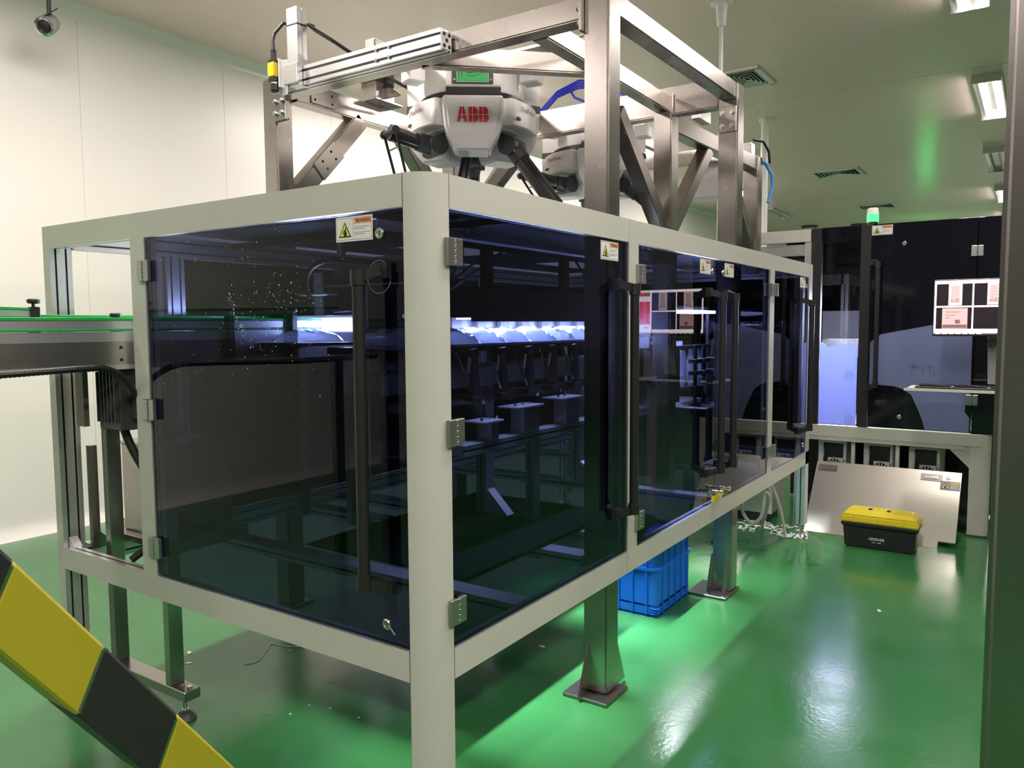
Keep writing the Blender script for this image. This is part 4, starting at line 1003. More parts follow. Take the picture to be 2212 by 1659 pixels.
build('pouch_rail', MB().box(3.36, 0.64, 1.375, 3.94, 0.68, 1.40).box(3.36, 0.65, 1.02, 3.38, 0.67, 1.40).box(3.92, 0.65, 1.0, 3.94, 0.67, 1.62), M['black'], cs)
build('pouch_rest', MB().box(3.38, 0.62, 1.10, 3.92, 0.70, 1.118), M['black'], cs)
build('pneumatic_valve', MB().box(2.72, 0.58, 1.40, 2.79, 0.66, 1.47).cyl((2.755, 0.56, 1.43), (2.755, 0.58, 1.43), 0.012, 10), M['alu'], cs, bevel=0.003)
# gloves on the lower rail behind the double door
gl = root('work_gloves', 'crumpled blue work gloves lying on the lower rail behind the glass', 'gloves', (1.45, 0.05, 0.632))
def blob(cx, cy, cz, rx, ry, rz, seed, n=12):
    rnd = random.Random(seed); V = []; F = []
    for i in range(n+1):
        th = pi*i/n
        for j in range(n*2):
            ph = pi*j/n
            k = 1+0.10*sin(3*ph+seed)+0.08*sin(5*th+2*ph)
            V.append((cx+rx*k*sin(th)*cos(ph), cy+ry*k*sin(th)*sin(ph), cz+rz*k*cos(th)))
    for i in range(n):
        for j in range(n*2):
            F.append((i*2*n+j, i*2*n+(j+1)%(2*n), (i+1)*2*n+(j+1)%(2*n), (i+1)*2*n+j))
    return MB().add(V, F)
build('palm', blob(1.44, 0.055, 0.672, 0.10, 0.035, 0.038, 1), M['glove'], gl, smooth=True, ang=60)
build('cuff', blob(1.38, 0.055, 0.655, 0.045, 0.032, 0.028, 2), M['glove'], gl, smooth=True, ang=60)
for k in range(4):
    build('finger', MB().tube(smoothpts([(1.46+0.022*k, 0.045, 0.69), (1.50+0.02*k, 0.04, 0.712-0.006*k), (1.545+0.012*k, 0.04, 0.69-0.008*k), (1.56+0.012*k, 0.045, 0.66)], 4), 0.012, 8), M['glove'], gl, smooth=True)
# ------------------------------------------------------------------ inspection machine with black panels
XM = 4.85
im = root('inspection_machine', 'tall inspection machine with glossy black panels and peeling blue film', 'machine', (5.4, -0.45, 0))
yl, yr = 0.16, -1.09
N_ = (-1, 0, 0); UU = (0, -1, 0); ZZ = (0, 0, 1)
def face(o_y, z, out=0.0): return Vector((XM-out, o_y, z))
# dark left post strip, fixed panel, centre post, door, hinge strip
build('black_post', MB().box(XM, yl, 0.745, XM+0.06, yl-0.075, 2.285), M['blackm'], im, bevel=0.002)
lp = build('fixed_panel', MB().box(XM+0.004, yl-0.0755, 0.75, XM+0.012, -0.2025, 2.17), M['glassl'], im)
build('black_header', MB().box(XM, yl-0.078, 2.17, XM+0.05, -0.20, 2.285), M['panel'], im, bevel=0.002)
build('black_post', MB().box(XM-0.012, -0.203, 0.75, XM+0.06, -0.275, 2.285), M['blackm'], im, bevel=0.003)
dr = build('door', MB().box(XM, -0.28, 0.75, XM+0.01, -0.965, 2.285), M['panel'], im, bevel=0.001)
build('hinge_panel', MB().box(XM, -0.969, 0.75, XM+0.05, yr-0.02, 2.285), M['panel'], im, bevel=0.002)
build('side_panel', MB().box(XM, yr-0.02, 0.75, 6.4, yr-0.03, 2.285), M['panel'], im)
build('side_panel', MB().box(XM+0.06, yl+0.6, 0.75, 6.4, yl+0.61, 2.2), M['glassb'], im)
build('rear_panel', MB().box(6.4, yr-0.02, 0.75, 6.41, yl+0.6, 2.285), M['panel'], im)
build('top_panel', MB().box(XM+0.06, yr-0.02, 2.27, 6.4, yl+0.6, 2.285), M['panel'], im)
build('inner_floor', MB().box(XM+0.06, yr, 0.745, 6.4, yl+0.6, 0.76), M['grey'], im)
# film on the fixed panel and on the door, partly peeled
f1 = build('protective_film', MB().prism([(0.079-0.16+0.003,0.755)] + [(0.0,0.755)] + [(-0.0,1.0)] , (XM+0.002, 0,0), (0,-1,0), ZZ, (1,0,0), 0.0004) if False else
     MB().prism([(-0.08, 0.755), (0.196, 0.755), (0.196, 1.385), (0.15, 1.40), (0.11, 1.385), (0.07, 1.40), (0.03, 1.375), (-0.02, 1.36), (-0.05, 1.385), (-0.08, 1.40)], (XM+0.0020, 0, 0), (0,-1,0), ZZ, (1,0,0), 0.001), M['film'], lp)
f2 = build('protective_film', MB().prism([(0.285, 1.08), (0.285, 1.40), (0.36, 1.46), (0.71, 1.53), (0.955, 1.56), (0.955, 1.02), (0.93, 0.99), (0.925, 0.90), (0.955, 0.86), (0.955, 0.755), (0.672, 0.755), (0.655, 0.82), (0.63, 0.89), (0.575, 1.01), (0.52, 1.05), (0.46, 1.07), (0.38, 1.075)], (XM-0.0015, 0, 0), (0,-1,0), ZZ, (1,0,0), 0.001), M['film'], dr)
def hexlogo(o, s):
    mb = MB(); o = Vector(o)
    for rr_ in (s, s*0.72):
        P = [o+Vector((0, -rr_*cos(R(60*k+10)), rr_*sin(R(60*k+10)))) for k in range(7)]
        for k in range(6): mb.beam(P[k], P[k+1], 0.0012, 0.0045, 0, up=(1,0,0))
    for a_, b_ in (((-.3,.35),(-.4,-.35)), ((-.4,-.35),(.3,-.3)), ((.3,-.3),(.3,.3)), ((-.1,.3),(.3,.3)), ((0,0),(.3,0))):
        mb.beam(o+Vector((0,-a_[0]*s,a_[1]*s)), o+Vector((0,-b_[0]*s,b_[1]*s)), 0.0012, 0.003, 0, up=(1,0,0))
    return mb
for (y, z) in ((-0.14, 1.14), (-0.145, 0.80)): build('film_mark', hexlogo((XM+0.0012, y, z), 0.037), M['filmlogo'], f1)
build('film_mark', hexlogo((XM-0.0022, -0.315, 1.33), 0.035), M['filmlogo'], f2)
scr = MB()
for a_, b_ in (((-0.58,1.24),(-0.60,1.20)), ((-0.56,1.22),(-0.62,1.225)), ((-0.57,1.20),(-0.575,1.165)), ((-0.64,1.235),(-0.65,1.17)), ((-0.69,1.24),(-0.70,1.16)), ((-0.67,1.22),(-0.72,1.225)), ((-0.715,1.20),(-0.73,1.16))):
    scr.beam((XM-0.0022, a_[0], a_[1]), (XM-0.0022, b_[0], b_[1]), 0.001, 0.003, 0, up=(1,0,0))
build('pen_mark', scr, M['lblack'], f2)
# door furniture
build('warning_label', warning_label((XM-0.0006, -0.273, 2.203), UU, ZZ, N_, 0.145, 0.072), LM, dr)
for z in (2.13, 0.84): build('lock', lock_cam((XM, -0.50, z), N_), M['bolt'], dr, smooth=True)
for z in (2.05, 0.99): build('hinge', hinge_geo((XM, -0.967, z), UU, N_, 0.075, 0.033), M['hinge'], dr, bevel=0.0015)
build('handle', handle_geo((XM, -0.335, 0), (0, 1, 0), N_, 1.07, 1.99, 0.055), [M['black'], M['black']], dr, smooth=True)
# white light rail at upper left
build('top_rail', profile((XM, yl+0.42, 2.235), (XM, yl+0.005, 2.235), N_, 0.095, 0.05), PM, im)
build('inner_rail', profile((XM+0.06, yl+0.42, 2.13), (XM+0.06, yl+0.05, 2.13), N_, 0.085, 0.045, False), PM, im)
build('left_post', profile((XM+0.02, yl+0.03, 0.65), (XM+0.02, yl+0.03, 2.188), N_, 0.05, 0.08, False), PM, im)
build('post', MB().box(6.3, yl+0.5, 0, 6.38, yl+0.6, 0.75), M['paint'], im)
build('cable_loom', MB().tube(smoothpts([(XM+0.1, yl+0.4, 2.0), (XM+0.1, yl+0.25, 2.03), (XM+0.1, yl+0.12, 1.98), (XM+0.1, yl+0.08, 1.90)]), 0.012, 8), M['cable'], im, smooth=True)
build('back_plate', MB().box(XM+0.12, yl+0.45, 0.75, XM+0.13, yl+0.04, 2.06), M['blackm'], im)
# lower rail, legs and bay
build('lower_rail', MB().box(XM-0.005, yl+0.3, 0.655, XM+0.05, yr+0.05, 0.745), M['paint'], im, bevel=0.003)
build('rail_lip', MB().box(XM+0.0, yl+0.3, 0.625, XM+0.03, yr+0.16, 0.655), M['paint'], im)
rc = 0.05
lp_ = [(0, 0)] + [(0.13-rc+rc*sin(t), rc-rc*cos(t)) for t in [pi/2*k/8 for k in range(9)]] + [(0.13, 0.12), (0, 0.12)]
build('leg', MB().prism(lp_, (XM, -0.965, 0.0), (0,-1,0), (1,0,0), ZZ, 0.745), M['paint'], im, smooth=True, ang=50)
build('leg_foot', MB().box(XM-0.02, -0.955, 0, XM+0.12, -1.10, 0.012), M['dgrey'], im)
build('leg_gusset', MB().prism([(0,0),(0.16,0),(0.0,-0.16)], (XM+0.01, -0.965, 0.655), (0,1,0), ZZ, (1,0,0), 0.02), M['paint'], im)
build('leg', MB().box(XM+0.02, yl+0.1, 0, XM+0.10, yl+0.02, 0.655), M['alu'], im, bevel=0.003)
build('bay_back', MB().box(5.55, yl+0.3, 0.02, 5.57, yr, 0.74), M['blackm'], im)
build('bay_floor', MB().box(XM+0.05, yl+0.05, 0.10, 5.55, -0.96, 0.12), M['dgrey'], im)
build('bay_post', MB().box(XM+0.06, -0.16, 0.12, XM+0.09, -0.185, 0.655), M['lwhite'], im)
build('bay_post', MB().box(XM+0.06, -0.475, 0.12, XM+0.09, -0.50, 0.655), M['lwhite'], im)
ld = bpy.data.lights.new('machine_light', 'AREA'); ld.shape = 'RECTANGLE'; ld.size = 0.7; ld.size_y = 0.35; ld.energy = 110; ld.color = (1.0, 0.97, 0.92)
lo = bpy.data.objects.new('machine_light', ld); C.objects.link(lo); lo.parent = im
lo.location = Vector((5.55, 0.0, 1.45))-ORG[im.name]; lo.rotation_euler = (0, R(75), 0)
build('lamp_panel', MB().box(5.56, -0.22, 1.25, 5.60, 0.22, 1.65).box(5.56, -0.02, 0.76, 5.60, 0.02, 1.25), M['white'], im)
# industrial computers in the lower bay
for k, (y, lb) in enumerate(((0.0, 'grey industrial computer in the bay beside the left alloy leg'), (-0.34, 'grey industrial computer between the two white bay posts'), (-0.66, 'grey industrial computer in the bay beside the diagonal leg gusset'))):
    r = root('computer', lb, 'computer', (5.1, y, 0.12), 'computers in the lower bay')
    build('case', MB().box(5.0, y-0.105, 0.12, 5.42, y+0.105, 0.60), M['lwhite'], r, bevel=0.004)
    build('drive_door', MB().box(4.994, y-0.085, 0.47, 5.0, y+0.06, 0.585), M['black'], r)
    build('fan_recess', MB().cyl((4.9995, y-0.02, 0.40), (4.996, y-0.02, 0.40), 0.058, 24), M['hole'], r)
    for q in range(14):
        an = 2*pi*q/14
        build('fan_slot', MB().obox((4.995, y-0.02+0.042*cos(an), 0.40+0.042*sin(an)), (0, cos(an), sin(an)), (0, -sin(an), cos(an)), (1,0,0), 0.015, 0.0035, 0.0015), M['lwhite'], r)
    build('side_vent', MB().box(4.997, y-0.098, 0.38, 5.0, y-0.082, 0.46), M['grey'], r)
    build('plug', MB().box(4.975, y+0.03, 0.42, 5.0, y+0.06, 0.47).tube([(4.98, y+0.045, 0.46), (4.97, y+0.05, 0.52), (4.98, y+0.06, 0.58)], 0.005, 6), M['black'], r)

# ------------------------------------------------------------------ signal lamps
def beacon(x, y, z, h, label):
    r = root('signal_lamp', label, 'signal lamp', (x, y, z), 'green signal lamps')
    build('stand', MB().cyl((x, y, z), (x, y, z+0.03), 0.035, 16), M['black'], r, smooth=True)
    build('lens', MB().lathe([(0.042, 0.03), (0.042, 0.03+h*0.6)], (x, y, z), 20), M['greenlamp'], r, smooth=True)
    build('cap', MB().lathe([(0.042, 0.031+h*0.6), (0.038, 0.03+h), (0.03, 0.035+h)], (x, y, z), 20), M['lwhite'], r, smooth=True)
    ld = bpy.data.lights.new('beacon_light', 'POINT'); ld.energy = 5; ld.color = (0.08, 1.0, 0.2); ld.shadow_soft_size = 0.045
    lo = bpy.data.objects.new('beacon_light', ld); C.objects.link(lo); lo.parent = r; lo.location = (0, 0, h*0.55)
    return r
beacon(4.96, -0.26, 2.285, 0.10, 'green lit signal lamp standing on the black panelled machine')

fc = root('far_cabinet', 'grey machine cabinet far down the room carrying a green lamp', 'cabinet', (19.2, 1.0, 0))
build('body', MB().box(18.9, 0.6, 0.05, 19.5, 1.4, 2.2), M['paint'], fc, bevel=0.01)
build('plinth', MB().box(18.95, 0.65, 0, 19.45, 1.35, 0.05), M['dgrey'], fc)
bk = beacon(19.2, 1.0, 2.2, 0.25, 'large green lit signal lamp on the far cabinet')
for ch in bk.children:
    if ch.type == 'LIGHT': ch.data = ch.data.copy(); ch.data.energy = 500
# ------------------------------------------------------------------ monitor, arm, keyboard
mx, my0, my1, mz0, mz1 = 4.18, -0.775, -1.325, 1.47, 1.815
mo = root('monitor', 'flat monitor showing four pouch inspection images on an arm', 'monitor', (mx, -1.05, mz0))
build('casing', MB().box(mx, my0+0.006, mz0-0.012, mx+0.035, my1-0.006, mz1+0.008), M['black'], mo, bevel=0.004)
W_, H_ = my0-my1, mz1-mz0
sc = MB(); e = 0.0008
def scr_rect(a, b, c, d, m, k): sc.add([(mx-e*k, my0-a*W_, mz0+b*H_), (mx-e*k, my0-c*W_, mz0+b*H_), (mx-e*k, my0-c*W_, mz0+d*H_), (mx-e*k, my0-a*W_, mz0+d*H_)], [(0,1,2,3)], m)
scr_rect(0, 0, 1, 1, 0, 1)
qa, qb, qc = 0.02, 0.395, 0.77
for (a, c) in ((qa, qb-0.008), (qb+0.008, qc)):
    scr_rect(a, 0.53, c, 0.94, 1, 2); scr_rect(a, 0.10, c, 0.50, 1, 2)
def pouch_img(a, c, b, d):
    scr_rect(a, b, c, d, 8, 3); w2, h2 = (c-a), (d-b)
    scr_rect(a+w2*0.15, b+h2*0.12, c-w2*0.15, d-h2*0.08, 2, 4)
    rnd = random.Random(5)
    for q in range(16):
        xx, yy = a+w2*(0.2+0.6*rnd.random()), b+h2*(0.14+0.14*rnd.random()); scr_rect(xx, yy, xx+w2*0.08, yy+h2*0.03, 5, 5)
    for q in range(10):
        s = q % 2; xx = a+w2*(0.14 if s else 0.80); yy = b+h2*(0.2+0.075*q); scr_rect(xx, yy, xx+w2*0.05, yy+h2*0.06, 0, 5)
pouch_img(0.145, 0.285, 0.54, 0.935); pouch_img(0.535, 0.665, 0.54, 0.935)
scr_rect(0.085, 0.11, 0.345, 0.485, 2, 3); scr_rect(0.09, 0.12, 0.34, 0.18, 5, 4); scr_rect(0.22, 0.20, 0.27, 0.27, 5, 4)
for q in range(3): scr_rect(0.12, 0.30+0.055*q, 0.17+0.05*q, 0.31+0.055*q, 5, 4)
scr_rect(0.80, 0.22, 0.975, 0.74, 3, 2); scr_rect(0.86, 0.22, 0.90, 0.74, 6, 3)
for q, cm in enumerate((4, 3, 7, 3)): scr_rect(0.80+0.04*q, 0.86, 0.84+0.04*q, 0.945, cm, 2)
scr_rect(0.83, 0.12, 0.88, 0.16, 6, 2)
scr_rect(0, 0, 1, 0.025, 5, 2)
for q in range(7): scr_rect(0.02+0.07*q, 0.006, 0.07+0.07*q, 0.019, 0, 3)
build('screen', sc, [M['scr_w'], M['scr_k'], M['scr_p'], M['scr_r'], M['scr_g'], M['scr_d'], emis('screen_rose', (0.9, 0.10, 0.16), 3.0), emis('screen_amber', (0.8, 0.35, 0.05), 0.8), M['scr_l']], mo)
arm = build('arm', MB().beam((mx+0.03, -1.12, 1.58), (mx+0.10, -1.12, 1.52), 0.08, 0.10).beam((mx+0.09, -1.12, 1.60), (mx+0.22, -1.13, 1.14), 0.10, 0.018), M['grey'], mo, bevel=0.004)
build('arm_knob', MB().cyl((mx+0.06, -1.10, 1.41), (mx+0.12, -1.10, 1.41), 0.03, 14), M['black'], arm, smooth=True)
build('arm_column', MB().box(mx+0.20, -1.36, 1.05, mx+0.27, -1.28, 1.80).box(mx+0.12, -1.34, 1.60, mx+0.22, -1.10, 1.66), M['grey'], arm, bevel=0.004)
tr = root('keyboard_tray', 'pale steel keyboard shelf on a bracket under the monitor', 'shelf', (4.3, -1.0, 1.095))
build('shelf', MB().box(4.10, -0.62, 1.098, 4.48, -1.36, 1.11), M['lwhite'], tr, bevel=0.003)
build('bracket', MB().box(4.455, -1.36, 0.0, 4.50, -1.28, 1.098), M['grey'], tr, bevel=0.003)
build('shelf_lip', MB().box(4.10, -0.62, 1.11, 4.105, -1.36, 1.118), M['lwhite'], tr)
kb = root('keyboard', 'black keyboard lying on the pale steel shelf', 'keyboard', (4.25, -0.92, 1.11))
build('base', MB().box(4.14, -0.68, 1.111, 4.31, -1.14, 1.128), M['black'], kb, bevel=0.004)
for i in range(6):
    for j in range(20):
        build('key', MB().box(4.147+0.027*i, -0.688-0.0223*j, 1.128, 4.169+0.027*i, -0.706-0.0223*j, 1.136), M['black'] if (i+j) % 9 else M['grey'], kb)

# ------------------------------------------------------------------ loose stainless panel leaning on the machine
pa, pb = Vector((4.37, 0.06, 0.0)), Vector((4.37, -0.90, 0.0))
tilt = Vector((0.41, 0, 0.47)).normalized(); pn = Vector((0,-1,0)).cross(tilt).normalized()
if pn.x > 0: pn = -pn
lp2 = root('stainless_cover', 'removed stainless cover panel leaning on the bay behind the toolbox', 'steel panel', (4.37, -0.42, 0))
Lh = 0.622
poly = [(0, 0), (0.885, 0), (0.885, 0.055), (0.99, 0.055), (0.99, Lh), (0, Lh)]
sheet = build('sheet', MB().prism(poly, pa-pn*0.0, (0,-1,0), tilt, -pn, 0.012), M['steel2'], lp2, bevel=0.002)
def onp(a_, b_, k=0.0): return pa+Vector((0,-1,0))*a_+tilt*b_+pn*k
for a_ in (0.085, 0.80):
    h_ = build('recessed_handle', MB().obox(onp(a_, Lh-0.06, 0.002), (0,-1,0), tilt, pn, 0.07, 0.028, 0.002), M['steeld'], lp2, bevel=0.001)
    build('grip', MB().obox(onp(a_, Lh-0.06, 0.005), (0,-1,0), tilt, pn, 0.05, 0.015, 0.003), M['steel'], h_, bevel=0.002)
build('lock', lock_cam(onp(0.905, Lh-0.055, 0.0), pn), M['bolt'], lp2, smooth=True)
build('warning_label', warning_label(onp(0.86, Lh-0.155, 0.0006), (0,-1,0), tilt, pn, 0.125, 0.075), [M['grey'], M['lblack'], M['lyel'], M['lyel'], M['lwhite'], M['lblack']], lp2)

# ------------------------------------------------------------------ toolbox
tb = root('toolbox', 'black toolbox with a yellow lid on the floor by the leaning panel', 'toolbox', (4.2, -0.5, 0))
ty0, ty1, tx0, tx1 = -0.265, -0.725, 4.10, 4.30
def taper(z0, z1, s0, s1, m=0):
    """rectangular frustum of the toolbox footprint grown by s"""
    V = [(tx0-s, ty0+s, z) for s, z in ()]
    P = []
    for s, z in ((s0, z0), (s1, z1)):
        P += [(tx0-s, ty1-s, z), (tx1+s, ty1-s, z), (tx1+s, ty0+s, z), (tx0-s, ty0+s, z)]
    return MB().add(P, [(0,3,2,1),(4,5,6,7),(0,1,5,4),(1,2,6,5),(2,3,7,6),(3,0,4,7)], m)
build('body', taper(0, 0.155, -0.012, 0.0), M['black'], tb, bevel=0.010, seg=2, smooth=True)
build('rim', taper(0.150, 0.178, 0.008, 0.012), M['black'], tb, bevel=0.006, smooth=True)
ld_ = build('lid', MB().add(taper(0.178, 0.225, 0.012, 0.008).v, taper(0.178, 0.225, 0.012, 0.008).f).add(taper(0.2245, 0.262, 0.006, -0.035).v, taper(0, 1, 0, 0).f), M['tyellow'], tb, bevel=0.008, seg=2, smooth=True)
for k in range(3):
    y = ty0-0.07-0.155*k
    build('lid_rib', MB().box(tx0-0.016, y, 0.18, tx0-0.002, y-0.01, 0.226), M['tyellow'], ld_, bevel=0.003)
for y in (-0.43, -0.545): build('lid_latch', MB().box(4.15, y+0.012, 0.258, 4.19, y-0.012, 0.268), M['black'], ld_, bevel=0.003)
build('lid_grip', MB().box(4.155, -0.455, 0.258, 4.185, -0.52, 0.266), M['tyellow'], ld_, bevel=0.003)
build('lettering', MB().text('GREENER', (tx0-0.0085, -0.435, 0.068), (0,-1,0), (0,0.0,1), 0.026, 0, bold=0.012, width=0.10).box(tx0-0.0085, -0.455, 0.052, tx0-0.0080, -0.478, 0.056).box(tx0-0.0085, -0.488, 0.052, tx0-0.0080, -0.515, 0.056), M['lwhite'], tb)
# ------------------------------------------------------------------ blue crate
cr = root('plastic_crate', 'blue ribbed plastic crate on the floor under the enclosure', 'crate', (2.37, 0.45, 0))
cx0, cx1, cy0, cy1, ch = 2.13, 2.62, 0.26, 0.62, 0.40
def rrect(x0, y0, x1, y1, r, n=5):
    P = []
    for (cx, cy, a0) in ((x1-r, y1-r, 0), (x0+r, y1-r, 90), (x0+r, y0+r, 180), (x1-r, y0+r, 270)):
        P += [(cx+r*cos(R(a0+90*k/n)), cy+r*sin(R(a0+90*k/n))) for k in range(n+1)]
    return P
def crate_ring(z0, z1, g0, g1, th=0.006):
    a_ = rrect(cx0-g0, cy0-g0, cx1+g0, cy1+g0, 0.045); b_ = rrect(cx0-g1, cy0-g1, cx1+g1, cy1+g1, 0.045)
    n = len(a_); inn = rrect(cx0+th, cy0+th, cx1-th, cy1-th, 0.04)
    V = [(x, y, z0) for x, y in a_]+[(x, y, z1) for x, y in b_]+[(x, y, z1) for x, y in inn]+[(x, y, z0) for x, y in inn]
    F = []
    for q in range(4):
        for i in range(n): F.append((q*n+i, q*n+(i+1)%n, ((q+1)%4)*n+(i+1)%n, ((q+1)%4)*n+i))
    return MB().add(V, F)
build('wall', crate_ring(0.004, ch, -0.018, 0.0), M['blue'], cr, smooth=True, ang=50)
build('bottom', MB().prism(rrect(cx0+0.01, cy0+0.01, cx1-0.01, cy1-0.01, 0.04), (0,0,0.0), (1,0,0), (0,1,0), (0,0,1), 0.012), M['blue'], cr)
for z, h_ in ((0.0, 0.012), (0.055, 0.010), (0.25, 0.014), (ch-0.02, 0.022)):
    build('rib_band', crate_ring(z, z+h_, -0.010+0.02*(z/ch), -0.010+0.02*(z/ch)), M['blue'], cr, smooth=True, ang=50)
for k in range(4):
    y = cy0+0.06+0.08*k
    build('rib', MB().box(cx0-0.004, y, 0.012, cx0+0.014, y+0.006, ch-0.01), M['blue'], cr)
for k in range(5):
    x = cx0+0.07+0.085*k
    build('rib', MB().box(x, cy0-0.004, 0.012, x+0.006, cy0+0.014, ch-0.01), M['blue'], cr)
build('handle_notch', MB().box(cx0-0.006, 0.37, 0.31, cx0+0.004, 0.50, 0.335), M['blue'], cr, bevel=0.003)
# small corner grid
for k in range(3):
    build('corner_rib', MB().box(cx0+0.01, cy0+0.003-0.0, 0.018+0.013*k, cx0+0.055, cy0+0.012, 0.022+0.013*k).box(cx0+0.003, cy0+0.01, 0.018+0.013*k, cx0+0.012, cy0+0.055, 0.022+0.013*k), M['blue'], cr)

# ------------------------------------------------------------------ hoses, wet patch and debris under the far end
thing('drain_hose', MB().tube(smoothpts([(4.0, 0.30, 0.54), (4.02, 0.22, 0.42), (4.05, 0.16, 0.26), (4.08, 0.13, 0.1), (4.10, 0.12, 0.015)]), 0.011, 8), M['ghose'], 'grey drain hose dropping from the rail to the wet floor by the foot', 'hose', (4.1, 0.12, 0), 'drain hoses', smooth=True)
thing('drain_hose', MB().tube(smoothpts([(3.85, 0.30, 0.53), (3.86, 0.36, 0.33), (3.87, 0.36, 0.20), (3.88, 0.30, 0.13), (3.90, 0.24, 0.18), (3.92, 0.22, 0.34), (3.95, 0.20, 0.30), (4.15, 0.30, 0.06), (4.22, 0.32, 0.012)]), 0.013, 8), M['ghose'], 'grey drain hose hanging in a loop below the enclosure rail', 'hose', (4.2, 0.3, 0), 'drain hoses', smooth=True)
ds = root('drip_cabinet', 'pale steel drip cabinet standing on the wet floor under the enclosure', 'cabinet', (4.6, 0.6, 0))
build('case', MB().box(4.46, 0.32, 0.07, 4.80, 1.05, 0.40), M['alu'], ds, bevel=0.004)
build('plinth', MB().box(4.50, 0.36, 0, 4.78, 1.0, 0.07), M['dgrey'], ds)
build('cover', MB().box(4.452, 0.50, 0.20, 4.46, 0.80, 0.30), M['dgrey'], ds, bevel=0.003)
build('stile', MB().box(4.45, 0.32, 0.07, 4.46, 0.345, 0.40), M['white'], ds)
thing('black_bracket', MB().box(3.68, 0.40, 0, 3.76, 0.5, 0.30).box(3.66, 0.38, 0.0, 3.78, 0.52, 0.02), M['black'], 'black bracket box on the floor beside the looped hose', 'bracket', (3.72, 0.45, 0), bevel=0.004)
rnd = random.Random(11)
db = root('wet_debris', '', '', (4.2, 0.3, 0), kind=None); db['label'] = 'scatter of wet white scraps around the machine foot'; db['category'] = 'debris'
mb = MB()
for k in range(90):
    x, y = 4.1+0.36*rnd.random(), -0.02+0.55*rnd.random()
    s = 0.006+0.012*rnd.random(); an = rnd.random()*6.28
    mb.obox((x, y, 0.004+0.004*rnd.random()), (cos(an), sin(an), 0.1), (-sin(an), cos(an), 0), (0,0,1), s*1.6, s*0.6, 0.002)
d_ = build('scraps', mb, M['scrap'], db); d_['kind'] = 'stuff'
def puddle(pts, nm, lb):
    c = Vector((sum(p[0] for p in pts)/len(pts), sum(p[1] for p in pts)/len(pts), 0))
    sp = []
    n = len(pts)
    for i in range(n):
        for q in range(5):
            t = q/5
            p0, p1, p2, p3 = [Vector((*pts[(i+d)%n], 0)) for d in (-1, 0, 1, 2)]
            v = 0.5*((2*p1)+(p2-p0)*t+(2*p0-5*p1+4*p2-p3)*t*t+(3*p1-p0-3*p2+p3)*t**3)
            an = atan2(v.y-c.y, v.x-c.x)
            sp.append(v+(v-c)*0.05*sin(an*9+1)+(v-c)*0.04*sin(an*17))
    V = [tuple(c+Vector((0,0,0.0026)))] + [(p.x, p.y, 0.0006) for p in sp] + [(c.x+(p.x-c.x)*0.95, c.y+(p.y-c.y)*0.95, 0.0026) for p in sp]
    m_ = len(sp)
    F = [(1+i, 1+(i+1)%m_, 1+m_+(i+1)%m_, 1+m_+i) for i in range(m_)] + [(0, 1+m_+i, 1+m_+(i+1)%m_) for i in range(m_)]
    return thing(nm, MB().add(V, F), M['water'], lb, 'puddle', c, 'water puddles', smooth=True)
puddle([(3.42, -0.10), (3.55, -0.24), (3.85, -0.20), (4.15, -0.12), (4.20, 0.02), (3.95, 0.05), (3.6, 0.0)], 'water_puddle', 'clear water puddle in front of the machine foot')
puddle([(3.75, 0.25), (4.0, 0.12), (4.35, 0.15), (4.40, 0.45), (4.2, 0.6), (3.9, 0.55)], 'water_puddle', 'splashed water puddle under the looped drain hose')

# ------------------------------------------------------------------ hazard bar near the camera, stainless post at the right
P0, dirb = Vector((-1.24, -0.50, 1.30)), Vector((0.09, 0.01, -0.12))
dl = dirb.length; dirb = dirb.normalized()
low, high = P0+dirb*((1.30-0.03)/-dirb.z), P0-dirb*(5.2*0.154)
side = Vector((0, -1, 0)); side = (side-dirb*side.dot(dirb)).normalized(); upb = dirb.cross(side).normalized()
if upb.z < 0: upb = -upb
hb = root('hazard_bar', 'slanted square bar wrapped in yellow and black hazard tape', 'barrier', (low.x, low.y, 0))
wb = 0.067
def bar_seg(nm, t0, t1, mt, grow=0.0, lab=None):
    c0, c1 = P0+dirb*t0-upb*wb/2, P0+dirb*t1-upb*wb/2
    sh = upb*0.0
    V = []
    for c, sk in ((c0, 0), (c1, 0)):
        for i, j in ((-1,-1), (1,-1), (1,1), (-1,1)):
            # tape ends are cut slightly askew
            V.append(c+upb*(i*(wb/2+grow))-side*(wb/2)+side*(j*(wb/2+grow))+dirb*(-0.018*i))
    return build(nm, MB().add(V, [(0,3,2,1),(4,5,6,7),(0,1,5,4),(1,2,6,5),(2,3,7,6),(3,0,4,7)]), M[mt], hb, bevel=0.003, label=lab)
tl, th = (low-P0).dot(dirb), (high-P0).dot(dirb)
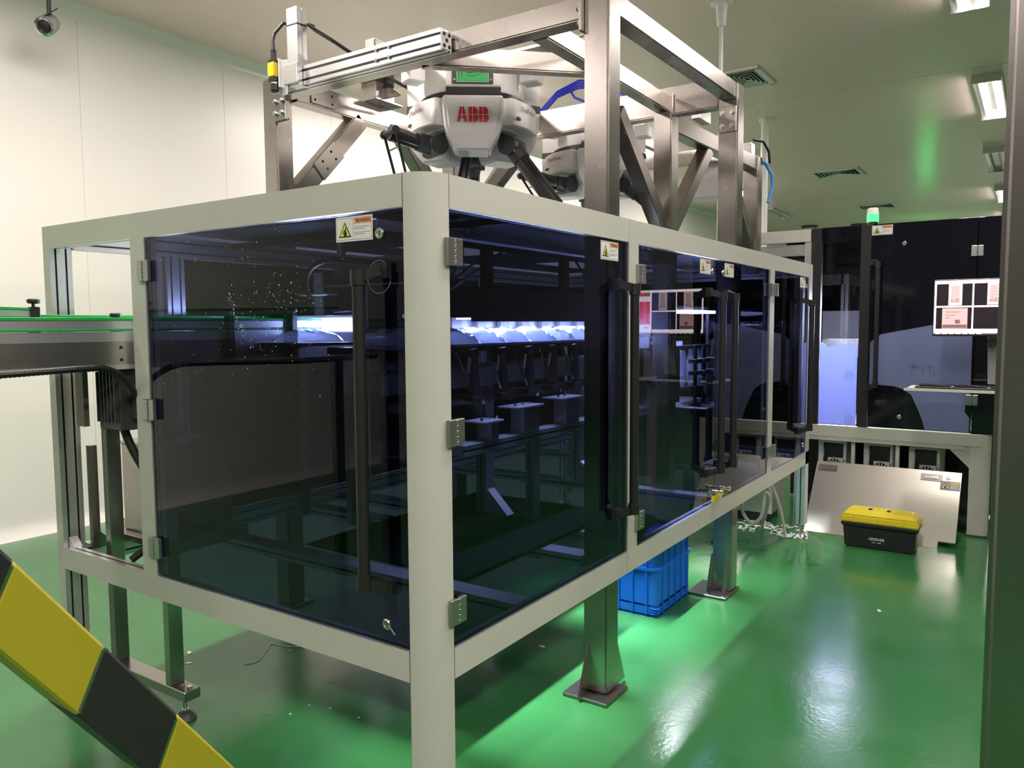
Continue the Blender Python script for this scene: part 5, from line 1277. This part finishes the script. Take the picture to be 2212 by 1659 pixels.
bar_seg('bar', th-0.02, tl-0.02, 'steel', -0.0012)
k = int(th/0.154)-1
while k*0.154 < tl-0.05:
    t0, t1 = max(k*0.154, th), min((k+1)*0.154, tl-0.04)
    if t1 > t0: bar_seg('tape_band', t0, t1, 'yellow' if k % 2 == 0 else 'lblack', 0.0, 'yellow tape band' if k % 2 == 0 else 'black tape band')
    k += 1
build('foot_plate', MB().box(low.x-0.12, low.y-0.06, 0, low.x+0.10, low.y+0.12, 0.012), M['steeld'], hb, bevel=0.002)
np_ = root('steel_post', 'tall smooth stainless post standing in the aisle close to the viewer', 'post', (-0.02, -1.36, 0))
build('tube', MB().box(-0.095, -1.42, 0.012, 0.02, -1.292, 3.2), M['steeld'], np_, bevel=0.012, seg=3, smooth=True)
build('base_plate', MB().box(-0.13, -1.46, 0, 0.06, -1.295, 0.012), M['steeld'], np_)
build('end_cap', MB().box(-0.09, -1.415, 3.2, 0.015, -1.297, 3.206), M['steeld'], np_)
# ------------------------------------------------------------------ scraps on the floor
sp = [(0.80, 1.57), (0.69, 1.15), (0.39, 1.08), (0.48, 1.07), (0.51, 0.98), (0.52, 0.83), (1.50, 0.58), (0.23, 1.78), (0.52, 1.95), (0.45, 1.85), (2.89, -0.69)]
for i, (x, y) in enumerate(sp):
    an = i*1.3; s = 0.006 if i < 6 else 0.014
    mb = MB().prism([(s*cos(R(60*k))*(1.0 if i < 6 else 1.6-0.5*(k%2)), s*0.7*sin(R(60*k))) for k in range(6)], (x, y, 0.0), (cos(an), sin(an), 0), (-sin(an), cos(an), 0), (0,0,1), 0.003)
    thing('floor_scrap', mb, M['scrap'], 'tiny white scrap lying on the green floor', 'scrap', (x, y, 0), 'white scraps on the floor')
thing('floor_thread', MB().tube(smoothpts([(0.58, 1.62, 0.002), (0.64, 1.60, 0.002), (0.74, 1.66, 0.002), (0.80, 1.70, 0.002), (0.82, 1.62, 0.002), (0.86, 1.56, 0.002)]), 0.002, 5), M['scrap'], 'curled white thread lying on the green floor', 'thread', (0.7, 1.64, 0))
